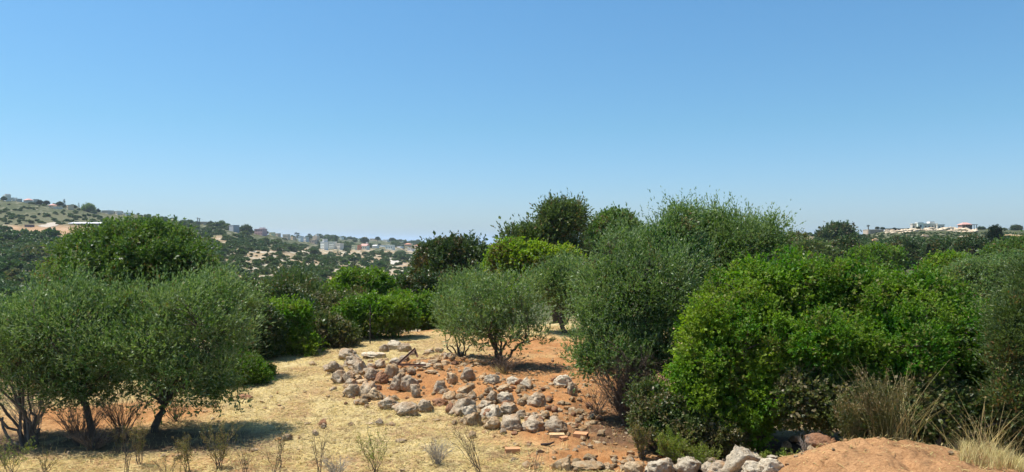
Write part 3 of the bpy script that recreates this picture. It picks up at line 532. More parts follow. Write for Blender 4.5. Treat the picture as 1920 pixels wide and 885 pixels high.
# trees of the hollow and the slope behind the big bushes
MG = 'trees behind the big bushes'
for i, (px, Y, lb, mt, n, lab, nm) in enumerate([
 (1642, 62, [(1642, 486, 38, 17, 0), (1615, 492, 24, 14, 0), (1672, 490, 22, 15, 0), (1642, 510, 50, 22, 0)], 'bright', 420, 'low domed bright green carob above the big bush crest', 'carob_tree'),
 (1785, 42, [(1785, 500, 34, 18, 0), (1755, 508, 26, 18, 0), (1810, 510, 26, 20, 0), (1785, 530, 50, 24, 0)], 'mastic', 420, 'mid green round bush at the right end of the big bush crest', 'carob_tree'),
 (1850, 30, [(1850, 520, 55, 40, 0), (1800, 535, 44, 34, 0), (1895, 520, 44, 50, 0), (1840, 560, 80, 40, 0)], 'olive', 560, 'soft green olive behind the right end of the big bushes', 'olive_tree'),
 (1900, 55, [(1900, 478, 40, 24, 0), (1935, 470, 36, 30, 0), (1870, 488, 30, 20, 0), (1900, 505, 50, 20, 0)], 'roundtree', 420, 'pale green tree mass at the right edge under the far wall', 'round_tree'),
 (1815, 85, [(1815, 472, 24, 16, 0), (1838, 476, 22, 18, 0), (1800, 485, 20, 14, 0), (1830, 492, 34, 14, 0)], 'dark', 300, 'dark evergreen left of the black conifer', 'evergreen_tree'),
 (1700, 95, [(1700, 474, 26, 14, 0), (1675, 478, 22, 14, 0), (1725, 480, 20, 12, 0), (1700, 490, 40, 12, 0)], 'dark', 320, 'dark evergreen between the domed carob and the narrow cypress', 'evergreen_tree'),
 (1770, 90, [(1770, 476, 22, 12, 0), (1750, 482, 16, 10, 0), (1785, 484, 18, 12, 0)], 'dark', 240, 'dark evergreen right of the narrow cypress', 'evergreen_tree'),
 (1590, 75, [(1590, 470, 26, 14, 0), (1560, 478, 24, 14, 0), (1580, 490, 40, 14, 0)], 'dark', 300, 'olive drab tree left of the domed carob', 'evergreen_tree'),
 (1520, 60, [(1520, 474, 26, 12, 0), (1500, 482, 24, 14, 0), (1545, 484, 26, 14, 0), (1520, 500, 50, 16, 0)], 'olive_dark', 300, 'grey green tree just above the left crest of the big bush', 'olive_tree'),
 (1571, 175, [(1571, 444, 21, 11, 0), (1552, 450, 12, 7, 0), (1588, 449, 10, 7, 0)], 'dark', 260, 'dark dome shaped tree on the right skyline beside the pylon', 'evergreen_tree'),
 (1490, 70, [(1490, 462, 22, 12, 0), (1470, 470, 22, 16, 0)], 'mastic_dull', 200, 'brownish tree beside the top right of the tall olive', 'evergreen_tree'),
 (760, 46, [(760, 545, 36, 30, 0), (790, 560, 40, 34, 0), (725, 560, 30, 24, 0)], 'roundtree', 320, 'mid green tree between the bright carob and broad dark tree', 'round_tree'),
 (600, 48, [(600, 555, 36, 20, 0), (565, 560, 36, 22, 0), (500, 560, 46, 26, 0)], 'dark', 360, 'dark thicket tree behind the grey green olive bush', 'evergreen_tree'),
]):
    k = Y / 20
    o = dict(mat=mt, rc=.19 * k, lf=.055 * k, wf=.026 * k, L=.12 * k, sprigs=16, nleaf=6)
    tree(nm, lab, nm.replace('_', ' '), (px, Y), lb, 'mastic', n, over=o, r0=.04 * k, limbs=8, twigs=0, seed=70 + i, group=MG, core=40)
def conifer(name, label, cat, px, Y, ptop, pbot, wpx, group, seed, mt='conifer', ragged=.35, n=420):
    rng = np.random.default_rng(seed); x = px2u(px) * Y; zb = float(ground(x, Y)) - .1; s = Y / F; zt = zpy(ptop, Y); z0 = min(zpy(pbot, Y), zt - 1); z0 = max(z0, zb)
    root = empty(name, (x, Y, zb), label, cat, group); t = rng.random(n) ** 1.3; R = wpx * s / 2 * (1 - t) ** .7 * np.minimum(1, .35 + t * 6)
    a = rng.random(n) * 6.283; C = np.stack([x + R * np.cos(a) * rng.uniform(.4, 1 + ragged, n), Y + R * np.sin(a), z0 + (zt - z0) * t], -1)
    Nn = np.stack([np.cos(a), np.sin(a), .3 + 0 * a], -1); g = Geo()
    sprays(rng, g, C, Nn, 6, wpx * s * .09, wpx * s * .2, .6, .5, 6, wpx * s * .12, wpx * s * .035, .8, jit=.7)
    g.build('crown', M[mt], root, center=(x, Y, zb)); g = Geo(); tube(g, [(x, Y, zb), (x, Y, (zb + zt) / 2), (x, Y, zt)], [wpx * s * .05, wpx * s * .03, wpx * s * .008], 6)
    g.build('trunk', M['bark'], root, center=(x, Y, zb)); return root
CY = 'cypresses and conifers'
conifer('conifer', 'black ragged conifer against the far right wall', 'conifer', 1866, 120, 429, 480, 30, CY, 101, ragged=.7)
conifer('conifer', 'smaller black conifer in front of the bare rock patch, left of the ragged one', 'conifer', 1818, 100, 458, 500, 14, CY, 102, ragged=.5)
conifer('cypress', 'narrow dark cypress standing under the far white villa', 'cypress', 1741, 75, 459, 500, 11, CY, 103)
conifer('cypress', 'taller thin cypress beside tan house on the left skyline', 'cypress', 120.6, 470, 374, 393, 4.5, CY, 104, n=160)
conifer('cypress', 'thin cypress just left of the pale eucalyptus on left skyline', 'cypress', 147.5, 470, 381, 394, 3.2, CY, 105, n=120)
conifer('cypress', 'cypress behind the white apartment complex', 'cypress', 630, 600, 444, 458, 5, CY, 106, n=140)
conifer('cypress', 'cypress beside the long white roofs', 'cypress', 757, 640, 456, 470, 3.6, CY, 107, n=120)

# ------------------------------------------------------------------ skyline trees of the village
def smalltree(name, label, cat, px, Y, top, bot, wpx, mt, group, seed, airy=.5):
    s = (bot - top); n = 110
    return tree(name, label, cat, (px, Y), knobs=0, lobes=[(px, top + s * .45, wpx * .42, s * .45, 0), (px - wpx * .2, top + s * .55, wpx * .26, s * .34, 0), (px + wpx * .2, top + s * .5, wpx * .28, s * .36, 0)], style='mastic', clumps=n,
                over=dict(mat=mt, rc=wpx * Y / F * .10, lf=wpx * Y / F * .06, wf=wpx * Y / F * .03, L=wpx * Y / F * .07, sprigs=10, nleaf=5), r0=wpx * Y / F * .035, limbs=4, twigs=0, seed=seed, group=group, core=20)
SKY = 'trees among the far houses'
for i, (px, Y, t, b, wd, mt, lab) in enumerate([
 (74, 480, 375, 387, 14, 'conifer', 'round dark pine right of the pink roofed house'), (87, 480, 376, 386, 13, 'conifer', 'second round dark pine, beside the tan block'),
 (112, 480, 378, 389, 15, 'dark', 'dark tree left of the taller thin cypress'), (7, 480, 369, 377, 12, 'dark', 'dark tree before the white house at left edge'),
 (166, 470, 381, 403, 27, 'olive', 'pale feathery eucalyptus on the left skyline'), (184, 480, 390, 401, 6, 'conifer', 'small upright dark tree right of the eucalyptus'),
 (138, 480, 384, 393, 12, 'dark', 'dark tree between two thin cypresses'), (60, 480, 379, 389, 14, 'dark', 'dark tree below the pink roofed house'),
 (416, 480, 413, 430, 15, 'roundtree', 'round green tree left of the grey block'), (460, 480, 422, 440, 27, 'dark', 'spreading dark tree between the grey block and mauve house'),
 (500, 500, 433, 441, 8, 'dark', 'small dark tree touching the right side of mauve house'), (396, 480, 415, 427, 16, 'dark', 'dark tree right of the small beige house'),
 (592, 640, 449, 462, 13, 'conifer', 'dark bushy tree left of white complex'), (620, 560, 460, 474, 13, 'roundtree', 'round green tree in front of the white complex'),
 (534, 560, 446, 458, 11, 'dark', 'dark tree before the long tan house'), (683, 700, 445, 458, 18, 'dark', 'dark mound of trees above the pink gabled house'),
 (622, 760, 443, 450, 7, 'dark', 'dark dot of a tree above white complex'), (735, 900, 446, 453, 12, 'dark', 'dark tree on the far ridge right of long tan house'),
 (708, 850, 444, 451, 10, 'dark', 'dark peaked tree on the far ridge'), (815, 800, 450, 462, 22, 'dark', 'far dark tree near the broad dark tree'),
 (1677, 330, 427, 434, 9, 'conifer', 'dark bush on top of the pale outcrop'), (1840, 340, 425, 434, 16, 'dark', 'dark hedge tree right of the red roofed house'),
 (1858, 345, 426, 434, 14, 'dark', 'second dark tree right of the red roofed house'), (1905, 330, 422, 436, 24, 'dark', 'round dark tree on the right skyline'),
 (1882, 335, 428, 436, 16, 'dark', 'low dark tree left of the round skyline tree'), (1722, 325, 425, 432, 9, 'dark', 'green shrub before the white villa'), (1713, 325, 426, 431, 6, 'dark', 'smaller shrub at the villa left corner'),
 (1645, 345, 425, 431, 9, 'dark', 'dark shrub on the tan retaining wall'), (1655, 345, 426, 431, 9, 'dark', 'low shrub at right end of tan retaining wall'), (1540, 250, 438, 448, 24, 'dark', 'dark tree on skyline left of the dome shaped tree'), (1618, 250, 440, 452, 22, 'dark', 'dark tree at foot of the tan retaining wall'),
]):
    smalltree('evergreen_tree', lab, 'tree', px, Y, t, b, wd, mt, SKY, 200 + i)
def palm(px, Y, top, bot, wpx, label, seed):
    rng = np.random.default_rng(seed); s = Y / F; x = px2u(px) * Y; zb = float(ground(x, Y)) - .2; zt = zpy(top + wpx * .35, Y)
    root = empty('palm_tree', (x, Y, zb), label, 'palm tree', 'palms among the far houses'); g = Geo()
    tube(g, [(x, Y, zb), (x + .1, Y, (zb + zt) / 2), (x, Y, zt)], [.3, .22, .2], 6); g.build('trunk', M['bark'], root, center=(x, Y, zb)); g = Geo()
    n = 46; d = rdir(rng, n); d[:, 2] = d[:, 2] * .6 + .15; d = norm(d); r = wpx * s / 2
    for q in d:
        for k in range(6):
            t0 = k / 6 * r; p = np.array([[x, Y, zt]]) + q * t0 - np.array([0, 0, 1]) * (t0 / r) ** 2 * r * .4
            leaf_geo(g, p, norm(q[None] - np.array([[0, 0, .5 * k / 6]])), norm(np.cross(q[None], rdir(rng, 1))), np.array([r * .3]), np.array([r * .16]))
    g.build('crown', M['conifer'], root, center=(x, Y, zb))
palm(555, 600, 435, 448, 7, 'left palm of the close pair above the white house', 301)
palm(559.5, 605, 436, 448, 6, 'right palm of the close pair above the white house', 302)
palm(580, 640, 437, 450, 7, 'single palm left of the tan stacked house', 303)
palm(1628, 350, 421, 431, 6, 'small palm on the left corner of tan retaining wall', 304)

# ------------------------------------------------------------------ far houses
WALLC = {}
def wallm(c, r=.85):
    k = ('w',) + tuple(c)
    if k not in WALLC: WALLC[k] = plain('painted_wall', c, r, .12, .4)
    return WALLC[k]
WIN = plain('dark_window_glass', (.04, .05, .06), .25, .1, 1); TILE = plain('clay_roof_tiles', (.60, .27, .17), .85, .2, 2); TILEP = plain('pink_roof_tiles', (.66, .36, .30), .85, .2, 2)
def house(px, py, wpx, hpx, label, col=(.78, .74, .68), roof='flat', roofcol=None, win=(3, 1), dfac=.8, yaw=0, Y=None, ymin=100, name='house', cat='house', sink=3, extra=None, top=None):
    if name == 'house': dfac = .5
    if Y is None: x, Y, z = hit(px, py, ymin)
    else: x = px2u(px) * Y; z = float(ground(x, Y))
    zb = zpy(py, Y) if abs(zpy(py, Y) - z) < 6 else z
    s = Y / F; W = wpx * s; H = hpx * s; q_ = abs(yaw)
    if name == 'house': W = W / (math.cos(q_) + dfac * math.sin(q_)); col = tuple(min(c * k_, .88) for c, k_ in zip(col, (1.3, 1.2, 1.05)))
    D = max(W * dfac, 3)
    if name == 'shed': D = min(D, 9)
    D = min(D, 16)
    root = empty(name, (x, Y + D / 2, zb), label, cat, 'far houses', rz=yaw)
    hw = H if roof == 'flat' else H * .66
    g = Geo().box(-W / 2, W / 2, -D / 2, D / 2, -sink, hw); g.build('wall', wallm(col), root)
    if roof == 'flat':
        pt = min(.35, H * .1); g = Geo()
        g.box(-W / 2 - .12, W / 2 + .12, -D / 2 - .12, -D / 2 + .2, hw - .01, hw + pt); g.box(-W / 2 - .12, W / 2 + .12, D / 2 - .2, D / 2 + .12, hw - .01, hw + pt)
        g.box(-W / 2 - .12, -W / 2 + .2, -D / 2 + .21, D / 2 - .21, hw - .01, hw + pt); g.box(W / 2 - .2, W / 2 + .12, -D / 2 + .21, D / 2 - .21, hw - .01, hw + pt)
        g.build('parapet', wallm(tuple(min(c * 1.05, .85) for c in col)), root)
    else:
        o = .4; g = Geo(); a, b = W / 2 + o, D / 2 + o; r = hw + H * .34
        if roof == 'gable': V = [(-a, -b, hw), (a, -b, hw), (a, b, hw), (-a, b, hw), (-a, 0, r), (a, 0, r)]
        elif roof == 'gablefront': V = [(-a, b, hw), (-a, -b, hw), (a, -b, hw), (a, b, hw), (0, b, r), (0, -b, r)]
        else: q = max(W / 2 - D / 2, W * .12); V = [(-a, -b, hw), (a, -b, hw), (a, b, hw), (-a, b, hw), (-q, 0, r), (q, 0, r)]
        if roof == 'gablefront': g.add(V, [(0, 1, 5, 4), (2, 3, 4, 5), (0, 3, 2, 1)]); g.add(V, [(1, 2, 5), (3, 0, 4)])
        else: g.add(V, [(0, 1, 5, 4), (2, 3, 4, 5), (0, 3, 2, 1)]); g.add(V, [(1, 2, 5), (3, 0, 4)])
        rf = g.build('roof', roofcol or TILE, root)
        if W > 6 and extra == 'chimney': Geo().box(W * .22, W * .22 + .9, -.4, .4, hw, r + 1.2).build('chimney', wallm((.8, .76, .7)), rf)
    nx, ny = win
    for iy in range(ny):
        for ix in range(nx):
            cx = -W / 2 + W * (ix + .5) / nx; ww = min(W / nx * .34, 1.5); fh = hw / ny; z0 = fh * iy + fh * .35; z1 = z0 + fh * .33
            Geo().box(cx - ww / 2, cx + ww / 2, -D / 2 - .05, -D / 2 + .06, z0, z1).build('window', WIN, root)
    if extra == 'tank' or extra == 'stair':
        Geo().box(W * .05, W * .05 + min(3.0, W * .3), -1.5, 1.5, hw - .02, hw + 2.2 if extra == 'stair' else hw + 1.2).build('roof_block', wallm((.75, .72, .68)), root)
    if extra == 'pergola':
        g = Geo()
        for k in range(5): g.box(-W / 2 - .1 + W * k / 4 - .12, -W / 2 - .1 + W * k / 4 + .12, -D / 2 - 3.1, -D / 2 - 2.9, -sink, hw * .95)
        g.box(-W / 2 - .4, W / 2 + .4, -D / 2 - 3.3, -D / 2 - .13, hw * .95, hw * .95 + .2); g.build('pergola', plain('dark_timber', (.09, .07, .06), .8, .2, 3), root)
    return root
PK, TN, WH, GR, YL = (.62, .40, .36), (.64, .50, .38), (.80, .78, .74), (.46, .47, .48), (.76, .67, .46)
HS = [
 (10, 377, 16, 10, 'pale grey flat roofed house highest at the left edge of skyline', (.66, .66, .62), 'flat', None, (4, 2), 'tank'),
 (22, 377, 11, 6, 'lower white block right of the highest grey house', WH, 'flat', None, (3, 1), None),
 (33, 378, 8, 5, 'small grey block left of the pink roofed house', GR, 'flat', None, (2, 1), None),
 (50, 381, 18, 9, 'pink roofed house on left skyline beside round pines', (.60, .56, .52), 'hip', TILEP, (4, 1), None),
 (65, 381, 6, 7, 'grey annex right of the pink roofed house', GR, 'flat', None, (2, 1), None),
 (96, 390, 14, 8, 'tan orange house below and between two pines', TN, 'hip', TILEP, (3, 1), None),
 (106, 392, 16, 4, 'long grey low wall like building left of thin cypress', (.58, .60, .58), 'flat', None, (5, 1), None),
 (129, 393, 12, 8, 'tan house right of the taller cypress', TN, 'flat', None, (3, 1), None),
 (199, 401, 25, 6, 'grey colonnaded long house right of eucalyptus', (.50, .50, .48), 'flat', None, (8, 1), None),
 (220, 403, 14, 7, 'grey white house right of the colonnaded one', (.60, .60, .58), 'flat', None, (4, 1), None),
 (236, 404, 11, 5, 'last pale house before the dome tree', WH, 'flat', None, (3, 1), None),
 (380, 421, 11, 5, 'small beige house behind the two poles', TN, 'flat', None, (3, 1), None),
 (437, 434, 23, 11, 'windowless blue grey block on the skyline', (.33, .36, .42), 'flat', None, (0, 0), None),
 (487, 441, 25, 11, 'mauve two storey house with dark windows', (.50, .36, .40), 'flat', None, (5, 2), 'tank'),
 (509, 441, 8, 5, 'tiny cream house right of mauve house', YL, 'flat', None, (2, 1), None),
 (520, 443, 9, 5, 'tiny tan house, second right of mauve house', TN, 'flat', None, (2, 1), None),
 (536, 448, 14, 8, 'tan flat house behind a dark tree', (.70, .56, .46), 'flat', None, (4, 1), None),
 (549, 450, 11, 6, 'low tan house below the palm pair', TN, 'flat', None, (3, 1), None),
 (563, 453, 8, 9, 'bright white narrow house right of the palm pair', (.84, .83, .80), 'flat', None, (2, 2), None),
 (573, 453, 10, 8, 'greyish white house beside the narrow white one', (.60, .60, .60), 'flat', None, (3, 2), None),
 (592, 450, 14, 7, 'tan stacked house on skyline right of single palm', TN, 'flat', None, (4, 1), 'stair'),
 (587, 457, 14, 7, 'lower tan house beneath the stacked one', (.62, .46, .38), 'flat', None, (3, 1), None),
 (607, 468, 16, 14, 'white stepped apartment block, leftmost of the white complex', (.80, .78, .76), 'flat', None, (4, 3), 'stair'),
 (623, 467, 15, 13, 'white apartment block in the middle of the white complex', (.70, .69, .67), 'flat', None, (4, 3), None),
 (637, 468, 12, 11, 'greyish apartment block, rightmost of the white complex', (.58, .57, .55), 'flat', None, (3, 2), None),
 (640, 449, 7, 4, 'small white house with aerial above the complex', WH, 'flat', None, (2, 1), None),
 (664, 468, 8, 8, 'cream house left part of the pink gabled group', YL, 'flat', None, (2, 2), None),
 (672, 468, 7, 8, 'orange red fronted house in the pink gabled group', (.62, .25, .15), 'flat', None, (2, 1), None),
 (684, 468, 17, 11, 'white house with pink gable roof and chimney', (.80, .72, .68), 'gable', TILEP, (3, 1), 'chimney'),
 (704, 465, 13, 6, 'small white house right of the pink gabled house', WH, 'gable', wallm((.7, .68, .64)), (3, 1), None),
 (719, 463, 14, 3, 'long low white roof behind, left one', (.84, .84, .82), 'flat', None, (0, 0), None),
 (731, 468, 18, 8, 'white bungalow with dark windows on far slope', (.74, .72, .72), 'flat', None, (4, 1), None),
 (750, 465, 15, 3, 'long low white greenhouse roof, right one', (.84, .84, .84), 'flat', None, (0, 0), None),
 (765, 462, 13, 6, 'house with orange tiled roof on far slope', (.66, .48, .36), 'hip', TILE, (3, 1), None),
 (782, 463, 11, 4, 'smaller orange roofed house right of the other', (.64, .48, .38), 'hip', TILE, (2, 1), None),
 (770, 471, 13, 6, 'white grey house below the orange roofs', (.66, .66, .68), 'flat', None, (3, 1), None),
 (674, 452, 7, 4, 'tiny cream house left of dark mound of trees', YL, 'flat', None, (2, 1), None),
 (684, 448, 9, 4, 'cream house topping the dark mound of trees', YL, 'gable', wallm((.7, .62, .5)), (2, 1), None),
 (703, 451, 22, 3.5, 'long low tan building on far ridge', TN, 'flat', None, (6, 1), None),
 (724, 453, 15, 3.5, 'long low grey building on far ridge', (.55, .57, .58), 'flat', None, (4, 1), None),
]
for i, (px, py, wp, hp, lab, c, rf, rc, wn, ex) in enumerate(HS):
    house(px, py, wp, hp, lab, c, rf, rc, wn, extra=ex, yaw=math.radians([-38, -28, -50, -33, -44][i % 5]), ymin=150)
house(160, 424, 62, 8, 'long low farm shed with bright white roof on the left slope', (.20, .19, .21), 'gable', wallm((.86, .86, .87)), (0, 0), name='shed', cat='shed', yaw=math.radians(-4))
house(51, 426, 10, 4.5, 'tiny shed with white roof above the orange bank', (.22, .18, .18), 'flat', None, (0, 0), name='shed', cat='shed')
# right hilltop
R_ = 'far houses'
house(1717, 430, 10, 10, 'grey left wing of the white hilltop villa', (.52, .50, .48), win=(2, 1), Y=352, yaw=-.15)
house(1727, 430, 10, 12, 'tall white block of the hilltop villa', (.78, .76, .70), win=(1, 1), Y=350, yaw=-.12)
house(1743, 431, 32, 11, 'wide cream centre of the hilltop villa with roof block', (.68, .64, .58), win=(5, 1), Y=353, extra='tank', yaw=-.1)
house(1765, 430.5, 13, 9, 'right end block of the hilltop villa with two dark windows', (.60, .58, .55), win=(2, 1), Y=351, yaw=-.1)
house(1813, 430, 21, 13, 'hilltop house with pink tiled roof and dark pergola', (.60, .38, .32), 'hip', TILEP, (3, 1), Y=350, extra='pergola', yaw=.1)
def wall_thing(x0, y0, x1, y1, z0, z1, th, label, mat, cat='wall', name='stone_wall'):
    d = Vector((x1 - x0, y1 - y0, 0)); L = d.length; r = empty(name, (x0, y0, z0), label, cat, rz=math.atan2(d.y, d.x))
    Geo().box(0, L, 0, th, -2.5, z1 - z0).build('wall', mat, r); n = max(int(L / 2), 1); g = Geo()
    for k in range(n): g.box(L * k / n + .02, L * (k + 1) / n - .02, -.06, th + .06, z1 - z0 + .003, z1 - z0 + .18 + .05 * ((k * 7) % 3))
    g.build('coping', M['rock_white'], r)
TW = plain('tan_masonry', (.52, .38, .27), .95, .25, 1.2, .6, bscale=6)
Yw = 335; wall_thing(px2u(1628) * Yw, Yw, px2u(1661) * Yw, Yw + 2, zpy(442, Yw), zpy(431, Yw), .8, 'long tan retaining wall on right skyline', TW)
wall_thing(px2u(1618) * (Yw + 12), Yw + 12, px2u(1628) * Yw, Yw, zpy(442, Yw), zpy(431.2, Yw), .8, 'short pale side of tan retaining wall', plain('pale_masonry', (.62, .50, .38), .95, .2, 1.2))
Yw = 330; wall_thing(px2u(1876) * Yw, Yw, px2u(1912) * Yw, Yw, zpy(438, Yw), zpy(434, Yw), .8, 'pale wall below the round tree on right skyline', TW)
Yw = 345; wall_thing(px2u(1660) * Yw, Yw, px2u(1710) * Yw, Yw, zpy(431, Yw), zpy(429, Yw), .6, 'low dark wall between tan wall and white villa', plain('dark_masonry', (.20, .17, .16), .95, .2, 1.2))
def pole(px, Y, top, label, r=.12, arms=1, twin=0, name='utility_pole', cat='pole', group='utility poles'):
    x = px2u(px) * Y; zb = float(ground(x, Y)) - .5; zt = zpy(top, Y); root = empty(name, (x, Y, zb), label, cat, group); mt = plain('weathered_post', (.16, .15, .14), .8, .2, 2)
    for q in ((-twin / 2, twin / 2) if twin else (0,)):
        g = Geo(); tube(g, [(q, 0, 0), (q, 0, (zt - zb) / 2), (q, 0, zt - zb)], [r, r * .9, r * .7], 6); g.build('post', mt, root)
    for k in range(arms):
        z = zt - zb - .3 - k * 1.6; Geo().box(-1.0, 1.0, -.07 - r, .0 - r, z - .08, z + .08).build('crossarm', mt, root)
    return root
pole(1595.6, 260, 417, 'twin post electricity pole with platform on the right skyline', .26, 3, 2.0)
pole(370.6, 470, 408, 'left of two electricity poles by the small beige house', .32, 1)
pole(374, 475, 409, 'right of two electricity poles by the small beige house', .32, 1)
pole(1532, 240, 432, 'faint thin pole on the right skyline', .07, 1)
def fpost(px, pb, pt, label):
    x, Y, z = hit(px, pb); root = empty('fence_post', (x, Y, z), label, 'post', 'thin metal fence posts'); mt = M['rust']; g = Geo(); H = zpy(pt, Y) - z
    tube(g, [(0, 0, -.2), (0, 0, H / 2), (.01, 0, H)], [.022, .02, .018], 6); g.build('post', plain('dark_iron', (.045, .04, .035), .7, .2, 5), root); g = Geo()
    tube(g, [(-.03, -.022, H * .8), (.03, -.022, H * .8)], [.008, .008], 5); tube(g, [(-.03, -.022, H * .5), (.03, -.022, H * .5)], [.008, .008], 5); g.build('wire_tie', M['rust'], root)
fpost(694, 645, 572, 'tall thin metal post at the straw edge before the bright bush')
fpost(783, 622, 562, 'thin dark post sticking out of the green bush')

# ------------------------------------------------------------------ tracks on the far slope
def track(pts, wd, label_name, col, lift=.12):
    P = []
    for a, b in zip(pts[:-1], pts[1:]):
        for t in np.linspace(0, 1, 10)[:-1]: P.append((a[0] * (1 - t) + b[0] * t, a[1] * (1 - t) + b[1] * t))
    Wd = np.array([hit(p[0], p[1], 150) for p in P]); d = norm(np.gradient(Wd[:, :2], axis=0)); nrm = np.stack([-d[:, 1], d[:, 0]], -1)
    rowsn = []
    for o in np.linspace(-wd / 2, wd / 2, 7):
        q = Wd[:, :2] + nrm * o; rowsn.append(np.stack([q[:, 0], q[:, 1], ground(q[:, 0], q[:, 1]) + lift], -1))
    V = np.stack(rowsn, 1).reshape(-1, 3); n = len(P); i = np.arange(n - 1)[:, None] * 7; j = np.arange(6)[None]
    Fc = np.stack([i + j, i + j + 1, i + 8 + j, i + 7 + j], -1).reshape(-1, 4)
    tag(Geo().add(V, Fc, True).build(label_name, plain('track_dust', col, .95, .15, .3)), kind='structure')
track([(78, 425), (92, 423), (100, 420), (108, 417.5)], 5, 'dirt_track', (.48, .41, .32))
track([(730, 484), (738, 487), (743, 491), (741, 497)], 5, 'dirt_track', (.50, .45, .37))

# ------------------------------------------------------------------ stones
import bmesh
_ico = {}
def ico(n):
    if n not in _ico:
        bm = bmesh.new(); bmesh.ops.create_icosphere(bm, subdivisions=n, radius=1); bm.verts.ensure_lookup_table()
        _ico[n] = (np.array([v.co[:] for v in bm.verts]), np.array([[v.index for v in f.verts] for f in bm.faces])); bm.free()
    return _ico[n]
def rock_shape(seed, w, d, h, cuts=9, pit=.05, sub=4, sharp=.52):
    rng = np.random.default_rng(seed); V, Fc = ico(sub); V = V.copy()
    V = norm(V) * (1 + .34 * np.array([mnoise.noise(Vector((v[0] * 1.1 + seed, v[1] * 1.1, v[2] * 1.1))) for v in V]))[:, None]
    for k in range(cuts):
        n = norm(rng.normal(size=(1, 3)))[0]; n[2] = abs(n[2]) * .8 if rng.random() < .7 else n[2]; n /= np.linalg.norm(n)
        dd = rng.uniform(sharp, .92); q = V @ n - dd; V = V - np.outer(np.clip(q, 0, None), n) * .97
    N_ = norm(V); f = []
    for v in V:
        p = Vector((v[0] + seed * 3.1, v[1] - seed, v[2]))
        a = mnoise.fractal(p * 2.6, 1.0, 2.0, 4); b = mnoise.noise(p * 5.5); c = mnoise.noise(p * 11)
        r_ = abs(mnoise.noise(p * 3.3 + Vector((9, 3, 1)))); f.append(.13 * a - pit * max(0, b - .05) * 3.6 + .035 * c - .14 * max(0, .12 - r_) * 4)
    V = V + N_ * np.array(f)[:, None]
    mn, mx = V.min(0), V.max(0); V = (V - (mn + mx) / 2) / ((mx - mn) / 2)
    V = V * np.array([w / 2, d / 2, h / 2]); V[:, 2] += h / 2
    return V, Fc
GR_ = 'stones heaped on the red earth'
